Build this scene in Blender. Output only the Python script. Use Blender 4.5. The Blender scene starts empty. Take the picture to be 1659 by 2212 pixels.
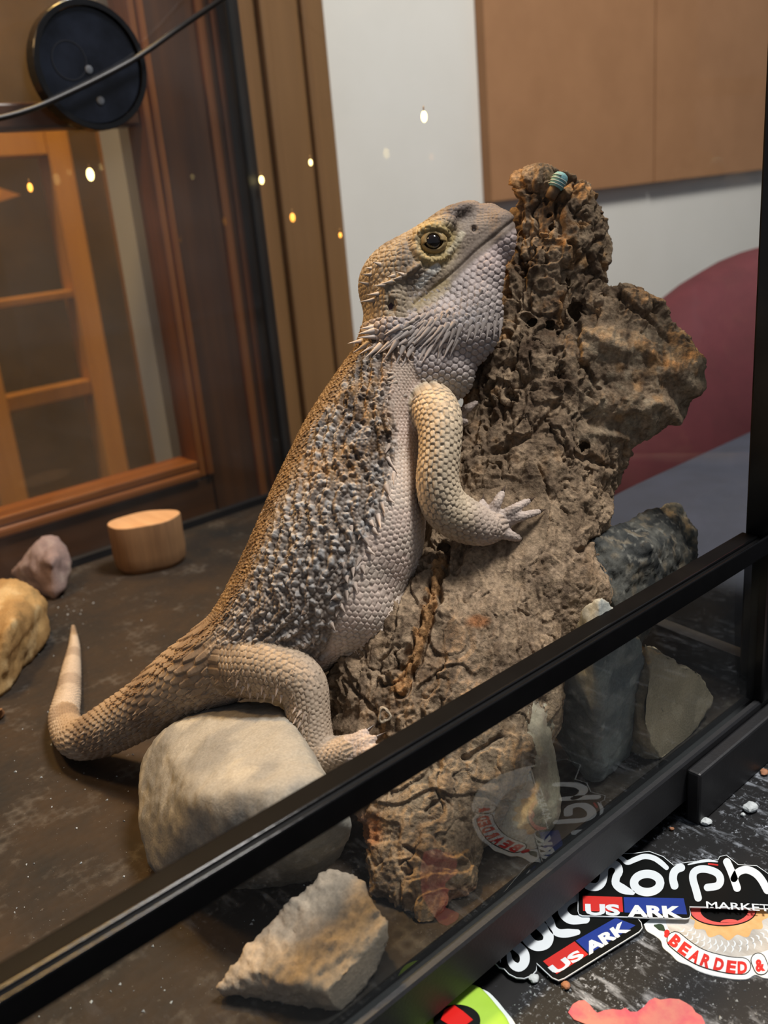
import bpy, bmesh, math, random
import numpy as np
from mathutils import Vector, Matrix
from mathutils.bvhtree import BVHTree

random.seed(7)
RNG = np.random.default_rng(11)
SC = bpy.context.scene
COL = SC.collection

# ------------------------------------------------------------------ camera
FPX, CX, CY = 2034.0, 829.5, 1106.0
PITCH, ROLL, AZ = math.radians(19.3), math.radians(5.16), math.radians(49.7)
CAM = np.array([0.0, 0.0, 0.25])
_fh = np.array([math.cos(AZ), math.sin(AZ), 0.0]); _up = np.array([0, 0, 1.0]); _rt = np.cross(_fh, _up)
FW = math.cos(PITCH) * _fh - math.sin(PITCH) * _up
_u = math.sin(PITCH) * _fh + math.cos(PITCH) * _up
RT = math.cos(ROLL) * _rt - math.sin(ROLL) * _u
UP = math.sin(ROLL) * _rt + math.cos(ROLL) * _u
cd = bpy.data.cameras.new('camera'); cam = bpy.data.objects.new('camera', cd); COL.objects.link(cam)
m = Matrix.Identity(4)
for i in range(3):
    m[i][0], m[i][1], m[i][2], m[i][3] = RT[i], UP[i], -FW[i], CAM[i]
cam.matrix_world = m
cd.sensor_fit = 'VERTICAL'; cd.sensor_height = 36.0; cd.lens = 36.0 * FPX / 2212.0
cd.clip_start = 0.01
cd.dof.use_dof = True; cd.dof.focus_distance = 0.385; cd.dof.aperture_fstop = 11.0
SC.camera = cam
SC.view_settings.view_transform = 'Standard'; SC.view_settings.look = 'None'
SC.view_settings.exposure = 0.12; SC.view_settings.gamma = 1.0; SC.view_settings.use_curve_mapping = False

# ------------------------------------------------------------------ world and lamps
w = bpy.data.worlds.new('room_light'); SC.world = w; w.use_nodes = True
bg = w.node_tree.nodes['Background']; bg.inputs[0].default_value = (0.80, 0.86, 1.0, 1); bg.inputs[1].default_value = 0.17

def lamp(name, kind, loc, target, energy, color, size=0.3, spot=None):
    l = bpy.data.lights.new(name, kind); o = bpy.data.objects.new(name, l); COL.objects.link(o)
    o.location = loc; l.energy = energy; l.color = color
    d = Vector(target) - Vector(loc); o.rotation_euler = d.to_track_quat('-Z', 'Y').to_euler()
    if kind == 'AREA': l.size = size
    else: l.shadow_soft_size = size
    if spot: l.spot_size = math.radians(spot); l.spot_blend = 0.6
    return o
# ceiling lamp of the room, at ceiling height behind and above the photographer
lamp('ceiling_lamp_offscreen', 'AREA', (0.66, -0.12, 1.62), (0.35, 0.32, 0.05), 32.0, (1.0, 0.965, 0.93), 0.35)
# warm basking lamp over the tank's open top, back left
lamp('basking_lamp_offscreen', 'SPOT', (0.00, 0.58, 0.56), (0.20, 0.46, 0.02), 4.4, (1.0, 0.60, 0.25), 0.04, 125)
# warm ceiling lamp of the room behind the glazed door
lamp('back_room_lamp_offscreen', 'POINT', (0.35, 1.00, 1.62), (0, 0, 0), 95.0, (1.0, 0.60, 0.20), 0.10)

# ------------------------------------------------------------------ pixel helpers (real depth in every call)
D0 = 0.40; KPX = D0 / FPX           # 1 unit of the working frame = one pixel at 0.40 m = 0.197 mm
def ray(px, py): return FW + RT * (px - CX) / FPX - UP * (py - CY) / FPX
def on_z(px, py, z): d = ray(px, py); return CAM + d * ((z - CAM[2]) / d[2])
def on_y(px, py, y): d = ray(px, py); return CAM + d * ((y - CAM[1]) / d[1])
def L(px, py, w):                   # working frame (right, down, away), from a pixel and a depth
    s = (D0 + w * KPX) / D0
    return np.array([(px - CX) * s, (py - CY) * s, w])
def l2w(P):
    P = np.asarray(P, dtype=np.float64).reshape(-1, 3)
    return CAM + np.outer(P[:, 0] * KPX, RT) - np.outer(P[:, 1] * KPX, UP) + np.outer(D0 + P[:, 2] * KPX, FW)
def w2l(P):
    d = np.asarray(P, dtype=np.float64).reshape(-1, 3) - CAM
    return np.stack([d @ RT / KPX, -(d @ UP) / KPX, (d @ FW - D0) / KPX], 1)
def l2px(P):
    s = (D0 + P[:, 2] * KPX) / D0
    return CX + P[:, 0] / s, CY + P[:, 1] / s
def W(px, py, w): return l2w(L(px, py, w))[0]
def w_floor(px, py, z=0.0):
    P = on_z(px, py, z); return float(((P - CAM) @ FW - D0) / KPX)

# ------------------------------------------------------------------ object helpers
def tag(o, label=None, cat=None, group=None, kind=None):
    if label: o['label'] = label
    if cat: o['category'] = cat
    if group: o['group'] = group
    if kind: o['kind'] = kind
    return o
WM = {}                                              # world matrix of every object made here
def place(o, M, parent=None):
    WM[o.name] = M.copy()
    if parent is not None:
        o.parent = parent; o.matrix_parent_inverse = WM.get(parent.name, Matrix.Identity(4)).inverted()
    o.matrix_basis = M
    return o
def empty(name, loc=(0, 0, 0), parent=None):
    o = bpy.data.objects.new(name, None); COL.objects.link(o); o.empty_display_size = 0.01
    return place(o, Matrix.Translation(Vector(loc)), parent)
def link(name, me, mat=None, parent=None, smooth=True, M=None):
    o = bpy.data.objects.new(name, me); COL.objects.link(o)
    if mat and not me.materials: me.materials.append(mat)
    if smooth: me.polygons.foreach_set('use_smooth', np.ones(len(me.polygons), bool))
    return place(o, M or Matrix.Identity(4), parent)
def rebase(o):                                       # put a mesh's origin at the middle of its base
    me = o.data; n = len(me.vertices); V = np.empty(n * 3, np.float32); me.vertices.foreach_get('co', V); V = V.reshape(-1, 3)
    c = (V.min(0) + V.max(0)) / 2; c[2] = V[:, 2].min(); set_v(me, V - c)
    M = Matrix.Translation(Vector([float(x) for x in c])); WM[o.name] = M; o.matrix_basis = M
    return o
def pydata(name, verts, faces):
    me = bpy.data.meshes.new(name)
    me.from_pydata([tuple(map(float, v)) for v in verts], [], [tuple(map(int, f)) for f in faces]); me.update(); return me
def fastmesh(name, V, Q):
    me = bpy.data.meshes.new(name); n = Q.shape[1]
    me.vertices.add(len(V)); me.vertices.foreach_set('co', np.ascontiguousarray(V, dtype=np.float32).ravel())
    me.loops.add(Q.size); me.loops.foreach_set('vertex_index', np.ascontiguousarray(Q, dtype=np.int32).ravel())
    me.polygons.add(len(Q)); me.polygons.foreach_set('loop_start', np.arange(0, Q.size, n, dtype=np.int32))
    me.update(calc_edges=True); me.validate(); return me
def bm_mesh(name, bm):
    me = bpy.data.meshes.new(name); bm.normal_update(); bm.to_mesh(me); bm.free(); return me
def box_bm(bm, lo, hi, bevel=0.0):
    lo, hi = Vector(lo), Vector(hi); c = (lo + hi) / 2
    r = bmesh.ops.create_cube(bm, size=1.0, matrix=Matrix.Translation(c) @ Matrix.Diagonal((hi - lo).to_4d()))
    if bevel > 0:
        es = list({e for v in r['verts'] for e in v.link_edges})
        bmesh.ops.bevel(bm, geom=es, offset=bevel, segments=2, affect='EDGES', profile=0.5)
def box(name, lo, hi, mat, parent=None, bevel=0.0):
    bm = bmesh.new(); box_bm(bm, lo, hi, bevel); return link(name, bm_mesh(name, bm), mat, parent, smooth=False)
def extrude_profile(name, prof, x0, x1, mat, parent=None, axis='x'):
    n = len(prof); V = []
    for x in (x0, x1):
        for (a, b) in prof: V.append((x, a, b) if axis == 'x' else (a, x, b) if axis == 'y' else (a, b, x))
    F = [(i, (i + 1) % n, n + (i + 1) % n, n + i) for i in range(n)] + [tuple(range(n))[::-1], tuple(range(n, 2 * n))]
    me = pydata(name, V, F); bm = bmesh.new(); bm.from_mesh(me); bmesh.ops.recalc_face_normals(bm, faces=bm.faces); bm.to_mesh(me); bm.free()
    return link(name, me, mat, parent, smooth=False)
def tube(name, pts, rad, mat, parent=None, n=10, cap=True):
    pts = [Vector(p) for p in pts]; V = []; F = []
    rad = rad if hasattr(rad, '__len__') else [rad] * len(pts)
    t0 = (pts[1] - pts[0]).normalized(); a = t0.orthogonal().normalized()
    for i, p in enumerate(pts):
        t = (pts[min(i + 1, len(pts) - 1)] - pts[max(i - 1, 0)]).normalized()
        a = (a - t * a.dot(t)).normalized(); b = t.cross(a)
        for k in range(n):
            an = 2 * math.pi * k / n; V.append(p + (a * math.cos(an) + b * math.sin(an)) * rad[i])
    for i in range(len(pts) - 1):
        for k in range(n): F.append((i * n + k, i * n + (k + 1) % n, (i + 1) * n + (k + 1) % n, (i + 1) * n + k))
    if cap: F += [tuple(range(n))[::-1], tuple(range((len(pts) - 1) * n, len(pts) * n))]
    return link(name, pydata(name, V, F), mat, parent)
def spline(P, n):                                   # Catmull-Rom resample of rows of any width
    P = np.asarray(P, float); m_ = len(P); out = []
    Q = np.vstack([2 * P[0] - P[1], P, 2 * P[-1] - P[-2]])
    for t in np.linspace(0, m_ - 1 - 1e-9, n):
        i = int(t); u = t - i; a, b, c, d = Q[i], Q[i + 1], Q[i + 2], Q[i + 3]
        out.append(0.5 * ((2 * b) + (c - a) * u + (2 * a - 5 * b + 4 * c - d) * u * u + (3 * b - a - 3 * c + d) * u ** 3))
    return np.array(out)
def s2l(c):
    c = np.asarray(c, float) / 255.0
    return np.where(c <= 0.04045, c / 12.92, ((c + 0.055) / 1.055) ** 2.4)
def rgba(c): return (*[float(x) for x in s2l(c)], 1.0)

# ------------------------------------------------------------------ noise
def _h(ix, iy, iz, seed):
    h = (ix.astype(np.uint32) * np.uint32(374761393) + iy.astype(np.uint32) * np.uint32(668265263)
         + iz.astype(np.uint32) * np.uint32(2246822519) + np.uint32(seed * 3266489917 & 0xffffffff))
    h = (h ^ (h >> np.uint32(13))) * np.uint32(1274126177)
    h = (h ^ (h >> np.uint32(15))) * np.uint32(2654435761)
    return ((h ^ (h >> np.uint32(16))).astype(np.float32)) / np.float32(4294967296.0)
def vnoise(P, seed=0):
    P = np.asarray(P, np.float32); I = np.floor(P); f = P - I; I = I.astype(np.int64)
    u = f * f * f * (f * (f * 6 - 15) + 10); r = 0
    for dx in (0, 1):
        for dy in (0, 1):
            for dz in (0, 1):
                wgt = (u[:, 0] if dx else 1 - u[:, 0]) * (u[:, 1] if dy else 1 - u[:, 1]) * (u[:, 2] if dz else 1 - u[:, 2])
                r = r + wgt * _h(I[:, 0] + dx, I[:, 1] + dy, I[:, 2] + dz, seed)
    return r * 2 - 1
def fbm(P, octv=4, seed=0, gain=0.5, lac=2.03, ridged=False):
    P = np.asarray(P, np.float32); a = 1.0; s = 0; r = 0
    for o in range(octv):
        n = vnoise(P, seed + o * 17)
        if ridged: n = 1 - 2 * np.abs(n)
        r = r + a * n; s += a; a *= gain; P = P * lac + 13.7
    return r / s
def sstep(a, b, x):
    t = np.clip((x - a) / (b - a), 0, 1); return t * t * (3 - 2 * t)
def vor2(a, b, seed=1, jit=0.25):
    row0 = np.floor(b).astype(np.int64); F1 = np.full(a.shape, 9., np.float32); F2 = F1.copy()
    idc = np.zeros(a.shape, np.float32); da = np.zeros(a.shape, np.float32); z = np.zeros_like(row0)
    for dr in (-1, 0, 1):
        row = row0 + dr; off = 0.5 * (row & 1); c0 = np.floor(a - off).astype(np.int64)
        for dc in (-1, 0, 1):
            c = c0 + dc
            jx = (_h(c, row, z, seed) - .5) * jit; jy = (_h(c, row, z + 1, seed) - .5) * jit
            ex = a - (c + .5 + off + jx); ey = b - (row + .5 + jy); d = np.sqrt(ex * ex + ey * ey)
            n1 = d < F1
            F2 = np.where(n1, F1, np.minimum(F2, d)); da = np.where(n1, ex, da)
            idc = np.where(n1, _h(c, row, z + 2, seed), idc); F1 = np.where(n1, d, F1)
    return F1, F2, idc, da
def vor3(P, seed=1, jit=0.8):
    I = np.floor(P).astype(np.int64); F1 = np.full(len(P), 9., np.float32); F2 = F1.copy(); idc = np.zeros(len(P), np.float32)
    for dx in (-1, 0, 1):
        for dy in (-1, 0, 1):
            for dz in (-1, 0, 1):
                c = I + np.array([dx, dy, dz]); d = 0
                for k in range(3):
                    d = d + (P[:, k] - (c[:, k] + .5 + (_h(c[:, 0], c[:, 1], c[:, 2], seed + k * 5) - .5) * jit)) ** 2
                d = np.sqrt(d); n1 = d < F1
                F2 = np.where(n1, F1, np.minimum(F2, d))
                idc = np.where(n1, _h(c[:, 0], c[:, 1], c[:, 2], seed + 31), idc); F1 = np.where(n1, d, F1)
    return F1, F2, idc

# ------------------------------------------------------------------ implicit bodies
def p_cone(P, a, b, ra, rb, sw=1.0):
    d = b - a; d_ = d * np.array([1, 1, 1 / sw]); Q = (P - a) * np.array([1, 1, 1 / sw], np.float32)
    t = np.clip(Q @ d_ / max(float(d_ @ d_), 1e-6), 0, 1)
    return np.linalg.norm(Q - t[..., None] * d_.astype(np.float32), axis=-1) - (ra + (rb - ra) * t)
def p_ell(P, c, r, ax=None):
    Q = P - c
    if ax is not None: Q = Q @ np.asarray(ax, np.float32).T
    r = np.asarray(r, np.float32); k0 = np.linalg.norm(Q / r, axis=-1); k1 = np.linalg.norm(Q / (r * r), axis=-1)
    return k0 * (k0 - 1) / np.maximum(k1, 1e-6)
def smin(a, b, k):
    h = np.clip(.5 + .5 * (b - a) / k, 0, 1); return b * (1 - h) + a * h - k * h * (1 - h)
class Body:
    """prims: (group, fn(P), lo, hi, k); k<0 means carve"""
    def __init__(s): s.p = []
    def cone(s, g, a, b, ra, rb, k=10, sw=1.0):
        a, b = np.asarray(a, np.float32), np.asarray(b, np.float32); r = max(ra, rb)
        e = np.array([r, r, r * sw]); s.p.append((g, lambda P: p_cone(P, a, b, ra, rb, sw), np.minimum(a, b) - e, np.maximum(a, b) + e, k))
    def chain(s, g, pts, k=10, sw=1.0):
        for i in range(len(pts) - 1): s.cone(g, pts[i][:3], pts[i + 1][:3], pts[i][3], pts[i + 1][3], k if i == 0 else min(k, 8), sw)
    def ell(s, g, c, r, k=20, ax=None):
        c = np.asarray(c, np.float32); e = np.full(3, max(r)); s.p.append((g, lambda P: p_ell(P, c, r, ax), c - e, c + e, k))
    def mesh(s, h, pad=34):
        lo = np.min([q[2] for q in s.p if q[4] > 0], 0) - 3 * h; hi = np.max([q[3] for q in s.p if q[4] > 0], 0) + 3 * h
        n = np.ceil((hi - lo) / h).astype(int) + 1; G = np.full(n, 200., np.float32)
        for g, fn, a, b, k in s.p:
            i0 = np.clip(np.floor((a - pad - lo) / h).astype(int), 0, n - 1); i1 = np.clip(np.ceil((b + pad - lo) / h).astype(int) + 1, 1, n)
            X = [(lo[d] + h * np.arange(i0[d], i1[d])).astype(np.float32) for d in range(3)]
            P = np.stack(np.meshgrid(*X, indexing='ij'), -1); v = fn(P).astype(np.float32)
            S = G[i0[0]:i1[0], i0[1]:i1[1], i0[2]:i1[2]]
            if k > 0: S[...] = smin(v, S, k)
            else: S[...] = -smin(v, -S, -k)
        return nets(G, lo, h)
def nets(G, lo, h):
    S = G < 0; cnt = np.zeros(tuple(x - 1 for x in S.shape), np.uint8)
    sl = [(slice(None, -1), slice(1, None))[d] for d in (0, 1)]
    for x in (0, 1):
        for y in (0, 1):
            for z in (0, 1): cnt += S[sl[x], sl[y], sl[z]]
    act = np.argwhere((cnt > 0) & (cnt < 8)); idx = np.full(cnt.shape, -1, np.int32); idx[tuple(act.T)] = np.arange(len(act))
    acc = np.zeros((len(act), 3)); num = np.zeros(len(act))
    cs = [np.array((x, y, z)) for x in (0, 1) for y in (0, 1) for z in (0, 1)]
    val = [G[tuple((act + c).T)] for c in cs]
    for i, a in enumerate(cs):
        for j, b in enumerate(cs):
            if j > i and np.abs(a - b).sum() == 1:
                va, vb = val[i], val[j]; mk = (va < 0) != (vb < 0); t = np.where(mk, va / np.where(mk, va - vb, 1), 0)
                acc += mk[:, None] * (a + t[:, None] * (b - a)); num += mk
    V = lo + h * (act + acc / num[:, None]); Q = []
    for ax in range(3):
        s0 = [slice(1, -1)] * 3; s0[ax] = slice(0, -1); s1 = list(s0); s1[ax] = slice(1, None)
        A, B = S[tuple(s0)], S[tuple(s1)]; E = np.argwhere(A != B); off = np.array([1, 1, 1]); off[ax] = 0; E = E + off
        a1, a2 = [d for d in range(3) if d != ax]; q = []
        for d1, d2 in ((-1, -1), (0, -1), (0, 0), (-1, 0)):
            c = E.copy(); c[:, a1] += d1; c[:, a2] += d2; q.append(idx[tuple(c.T)])
        q = np.stack(q, 1); inside = S[tuple(E.T)]; fl = inside if ax != 1 else ~inside
        q[~fl] = q[~fl][:, ::-1]; Q.append(q)
    Q = np.vstack(Q); Q = Q[(Q >= 0).all(1)]
    return V, Q
def _edges(Q, nv):
    E = np.concatenate([Q[:, [k, (k + 1) % 4]] for k in range(4)]).astype(np.int64); E.sort(1); key = E[:, 0] * nv + E[:, 1]
    u, inv = np.unique(key, return_inverse=True); return np.stack([u // nv, u % nv], 1), inv.reshape(4, -1).T
def _acc(idx, val, n): return np.stack([np.bincount(idx, val[:, k], n) for k in range(3)], 1)
def subdivided(V, Q, levels=1, smooth=0):
    """smooth a quad mesh, then one Catmull-Clark step"""
    V = np.asarray(V, np.float64); nv = len(V); E, fe = _edges(Q, nv)
    deg = np.bincount(E.ravel(), minlength=nv)[:, None]
    for _ in range(smooth):
        S = _acc(E[:, 0], V[E[:, 1]], nv) + _acc(E[:, 1], V[E[:, 0]], nv); V = .5 * V + .5 * S / np.maximum(deg, 1)
    if levels:
        Fp = V[Q].mean(1); ne, nf = len(E), len(Q); fc = np.repeat(np.arange(nf), 4)
        cnt = np.bincount(fe.ravel(), minlength=ne)[:, None]; mid = (V[E[:, 0]] + V[E[:, 1]])
        Ep = (mid + _acc(fe.ravel(), Fp[fc], ne)) / (2 + cnt)
        fcn = np.bincount(Q.ravel(), minlength=nv)[:, None]; Fa = _acc(Q.ravel(), Fp[fc], nv) / np.maximum(fcn, 1)
        Ea = (_acc(E[:, 0], mid / 2, nv) + _acc(E[:, 1], mid / 2, nv)) / np.maximum(deg, 1)
        Vp = (Fa + 2 * Ea + (fcn - 3) * V) / np.maximum(fcn, 1)
        eo, fo = nv, nv + ne; fi = fo + np.arange(nf)
        Q = np.concatenate([np.stack([Q[:, k], eo + fe[:, k], fi, eo + fe[:, k - 1]], 1) for k in range(4)]); V = np.vstack([Vp, Ep, Fp])
    return fastmesh('tmp', V, Q)
def grab(o):
    dg = bpy.context.evaluated_depsgraph_get(); dg.update(); me = bpy.data.meshes.new_from_object(o.evaluated_get(dg))
    src = o.data; bpy.data.objects.remove(o)
    if src.users == 0: bpy.data.meshes.remove(src)
    return me
def get_vn(me):
    n = len(me.vertices); V = np.empty(n * 3, np.float32); me.vertices.foreach_get('co', V)
    N = np.empty(n * 3, np.float32); me.vertex_normals.foreach_get('vector', N)
    return V.reshape(-1, 3).astype(np.float64), N.reshape(-1, 3).astype(np.float64)
def set_v(me, V): me.vertices.foreach_set('co', np.ascontiguousarray(V, dtype=np.float32).ravel()); me.update()
def set_col(me, C, name='Col'):
    a = me.color_attributes.new(name, 'FLOAT_COLOR', 'POINT'); n = len(C)
    a.data.foreach_set('color', np.hstack([C, np.ones((n, 1))]).astype(np.float32).ravel())
def bvh_of(o):
    me = o.data; V, _ = get_vn(me); M = np.array(WM[o.name]); V = V @ M[:3, :3].T + M[:3, 3]
    F = np.empty(len(me.loops), np.int32); me.loops.foreach_get('vertex_index', F); n = me.polygons[0].loop_total
    return BVHTree.FromPolygons(V.tolist(), F.reshape(-1, n).tolist()), V.min(0), V.max(0)
def press_out(V, trees, gap=.00015):
    """vertices that would sit inside another body are pressed back onto its surface"""
    ray_d = Vector((.31, .52, .79)).normalized()
    for t, lo, hi in trees:
        for i in np.where(((V > lo) & (V < hi)).all(1))[0]:
            p_ = Vector(V[i].tolist()); r = t.find_nearest(p_)
            if r[0] is None or (p_ - r[0]).dot(r[1]) >= 0: continue
            k = 0; q_ = p_
            while k < 30:
                h = t.ray_cast(q_, ray_d)
                if h[0] is None: break
                k += 1; q_ = h[0] + ray_d * 1e-6
            if k % 2: V[i] = np.array(r[0] + r[1] * gap)
    return V
def seg_dist(x, y, pts):
    d = np.full(x.shape, 1e9)
    for (ax, ay), (bx, by) in zip(pts[:-1], pts[1:]):
        t = np.clip(((x - ax) * (bx - ax) + (y - ay) * (by - ay)) / ((bx - ax) ** 2 + (by - ay) ** 2 + 1e-9), 0, 1)
        d = np.minimum(d, np.hypot(x - ax - t * (bx - ax), y - ay - t * (by - ay)))
    return d

# ------------------------------------------------------------------ materials
MATS = {}
def nodes_mat(name):
    m_ = bpy.data.materials.new(name); m_.use_nodes = True; nt = m_.node_tree
    return m_, nt, nt.nodes['Principled BSDF'], nt.nodes['Material Output']
def mat(name, c1, c2=None, rough=0.6, scale=60, bump=0.15, bscale=None, spec=0.5, metal=0.0, stretch=None, contrast=(0.35, 0.65), bdist=0.001, detail=6):
    """plain surface: two colours mixed by object-space noise, noise relief"""
    if name in MATS: return MATS[name]
    m_, nt, B, out = nodes_mat(name); c2 = c2 or c1
    tc = nt.nodes.new('ShaderNodeTexCoord'); mp = nt.nodes.new('ShaderNodeMapping'); nt.links.new(tc.outputs['Object'], mp.inputs[0])
    if stretch: mp.inputs['Scale'].default_value = stretch
    n = nt.nodes.new('ShaderNodeTexNoise'); n.inputs['Scale'].default_value = scale; n.inputs['Detail'].default_value = detail; n.inputs['Roughness'].default_value = 0.62
    nt.links.new(mp.outputs[0], n.inputs['Vector'])
    r = nt.nodes.new('ShaderNodeValToRGB'); r.color_ramp.elements[0].position, r.color_ramp.elements[1].position = contrast
    r.color_ramp.elements[0].color = rgba(c1); r.color_ramp.elements[1].color = rgba(c2)
    nt.links.new(n.outputs['Fac'], r.inputs[0]); nt.links.new(r.outputs[0], B.inputs['Base Color'])
    B.inputs['Roughness'].default_value = rough; B.inputs['Metallic'].default_value = metal; B.inputs['Specular IOR Level'].default_value = spec
    if bump:
        n2 = nt.nodes.new('ShaderNodeTexNoise'); n2.inputs['Scale'].default_value = bscale or scale * 4; n2.inputs['Detail'].default_value = 6
        nt.links.new(mp.outputs[0], n2.inputs['Vector'])
        b = nt.nodes.new('ShaderNodeBump'); b.inputs['Strength'].default_value = bump; b.inputs['Distance'].default_value = bdist
        nt.links.new(n2.outputs['Fac'], b.inputs['Height']); nt.links.new(b.outputs[0], B.inputs['Normal'])
    MATS[name] = m_; return m_
def mat_vcol(name, rough=0.6, nscale=900, namp=0.25, bump=0.3, bdist=0.0004, spec=0.4, mottle=None):
    if name in MATS: return MATS[name]
    m_, nt, B, out = nodes_mat(name)
    a = nt.nodes.new('ShaderNodeAttribute'); a.attribute_name = 'Col'
    tc = nt.nodes.new('ShaderNodeTexCoord')
    n = nt.nodes.new('ShaderNodeTexNoise'); n.inputs['Scale'].default_value = nscale; n.inputs['Detail'].default_value = 5; n.inputs['Roughness'].default_value = 0.65
    nt.links.new(tc.outputs['Object'], n.inputs['Vector'])
    mr = nt.nodes.new('ShaderNodeMapRange'); mr.inputs[1].default_value = 0.25; mr.inputs[2].default_value = 0.75
    mr.inputs[3].default_value = 1 - namp; mr.inputs[4].default_value = 1 + namp; nt.links.new(n.outputs['Fac'], mr.inputs[0])
    mx = nt.nodes.new('ShaderNodeVectorMath'); mx.operation = 'SCALE'
    nt.links.new(a.outputs['Color'], mx.inputs[0]); nt.links.new(mr.outputs[0], mx.inputs['Scale'])
    nt.links.new(mx.outputs[0], B.inputs['Base Color'])
    B.inputs['Roughness'].default_value = rough; B.inputs['Specular IOR Level'].default_value = spec
    b = nt.nodes.new('ShaderNodeBump'); b.inputs['Strength'].default_value = bump; b.inputs['Distance'].default_value = bdist
    nt.links.new(n.outputs['Fac'], b.inputs['Height']); nt.links.new(b.outputs[0], B.inputs['Normal'])
    MATS[name] = m_; return m_
def mat_glass(name, tint=(1, 1, 1), ior=1.45, haze=0.0, hcol=(0.8, 0.85, 0.9)):
    """thin pane: clear with a Fresnel reflection and a little dust"""
    m_, nt, B, out = nodes_mat(name); nt.nodes.remove(B)
    t = nt.nodes.new('ShaderNodeBsdfTransparent'); t.inputs[0].default_value = (*tint, 1)
    g = nt.nodes.new('ShaderNodeBsdfGlossy'); g.inputs['Roughness'].default_value = 0.02
    f = nt.nodes.new('ShaderNodeFresnel'); f.inputs['IOR'].default_value = ior
    geo = nt.nodes.new('ShaderNodeNewGeometry'); mx = nt.nodes.new('ShaderNodeMixShader')
    mlt = nt.nodes.new('ShaderNodeMath'); mlt.operation = 'MULTIPLY'
    inv = nt.nodes.new('ShaderNodeMath'); inv.operation = 'SUBTRACT'; inv.inputs[0].default_value = 1.0
    nt.links.new(geo.outputs['Backfacing'], inv.inputs[1]); nt.links.new(f.outputs[0], mlt.inputs[0]); nt.links.new(inv.outputs[0], mlt.inputs[1])
    nt.links.new(mlt.outputs[0], mx.inputs[0]); nt.links.new(t.outputs[0], mx.inputs[1]); nt.links.new(g.outputs[0], mx.inputs[2])
    last = mx
    if haze:
        d = nt.nodes.new('ShaderNodeBsdfDiffuse'); d.inputs[0].default_value = (*hcol, 1); m2 = nt.nodes.new('ShaderNodeMixShader')
        tc = nt.nodes.new('ShaderNodeTexCoord'); n = nt.nodes.new('ShaderNodeTexNoise'); n.inputs['Scale'].default_value = 14; n.inputs['Detail'].default_value = 5
        nt.links.new(tc.outputs['Object'], n.inputs['Vector']); mr = nt.nodes.new('ShaderNodeMapRange')
        mr.inputs[1].default_value = .35; mr.inputs[2].default_value = .75; mr.inputs[3].default_value = haze * .3; mr.inputs[4].default_value = haze
        nt.links.new(n.outputs['Fac'], mr.inputs[0]); nt.links.new(mr.outputs[0], m2.inputs[0]); nt.links.new(mx.outputs[0], m2.inputs[1]); nt.links.new(d.outputs[0], m2.inputs[2]); last = m2
    nt.links.new(last.outputs[0], out.inputs[0]); MATS[name] = m_; return m_
def mat_emit(name, c, s):
    m_, nt, B, out = nodes_mat(name); B.inputs['Base Color'].default_value = rgba(c); B.inputs['Emission Color'].default_value = rgba(c); B.inputs['Emission Strength'].default_value = s
    MATS[name] = m_; return m_
def mat_wood(name, c1, c2, scale=40, stretch=(1, 1, .06), rough=0.35, bump=0.1, spec=.5):
    return mat(name, c1, c2, rough=rough, scale=scale, stretch=stretch, bump=bump, bscale=scale * 2, spec=spec, contrast=(.3, .7))

# ================================================================== setting
M_WALL = mat('white_wall_paint', (222, 218, 209), (228, 224, 216), rough=0.85, scale=6, bump=0.05, bscale=300)
M_FLOORROOM = mat('dark_room_floor', (70, 60, 52), (60, 50, 44), rough=0.7, scale=8)
M_WOOD = mat_wood('stained_door_wood', (56, 32, 14), (88, 52, 24), scale=60, stretch=(1, 1, .04), rough=.32)
M_WOODH = mat_wood('stained_door_wood_crosswise', (56, 32, 14), (88, 52, 24), scale=60, stretch=(.04, 1, 1), rough=.32)
M_MOULD = mat_wood('reddish_moulding_wood', (98, 54, 20), (136, 80, 34), scale=70, stretch=(1, 1, .04), rough=.3)
M_MOULDH = mat_wood('reddish_moulding_wood_crosswise', (98, 54, 20), (136, 80, 34), scale=70, stretch=(.04, 1, 1), rough=.3)
M_CASING = mat_wood('brown_casing_wood', (112, 80, 46), (130, 94, 56), scale=50, stretch=(1, 1, .05), rough=.5)
M_PINE = mat_wood('yellow_pine', (198, 142, 70), (222, 168, 92), scale=30, stretch=(1, 1, .08), rough=.55)
M_PINE2 = mat_wood('weathered_pine', (158, 112, 58), (178, 130, 70), scale=30, stretch=(1, 1, .08), rough=.6)
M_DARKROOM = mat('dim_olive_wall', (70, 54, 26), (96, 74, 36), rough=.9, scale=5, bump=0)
M_CARD = mat('brown_cardboard', (158, 112, 74), (166, 119, 80), rough=.8, scale=18, bump=.08, bscale=260, stretch=(1, 1, 1))
M_BLACK = mat('black_plastic', (12, 12, 13), (17, 17, 18), rough=.24, scale=80, bump=.05, bscale=500)
M_BLACKM = mat('matt_black_plastic', (22, 22, 24), (30, 30, 32), rough=.5, scale=90, bump=.1, bscale=700)
M_SILICONE = mat('black_silicone', (8, 7, 6), (12, 10, 9), rough=.45, scale=80, bump=.0)

tag(box('wall_back', (0.40, 0.765, -0.76), (2.6, 0.80, 1.9), M_WALL), 'plain white painted wall behind the tank', None, kind='structure')
tag(box('floor', (-1.2, -1.2, -0.80), (2.6, 2.4, -0.76), M_FLOORROOM), 'dark room floor under the table', None, kind='structure')

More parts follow.
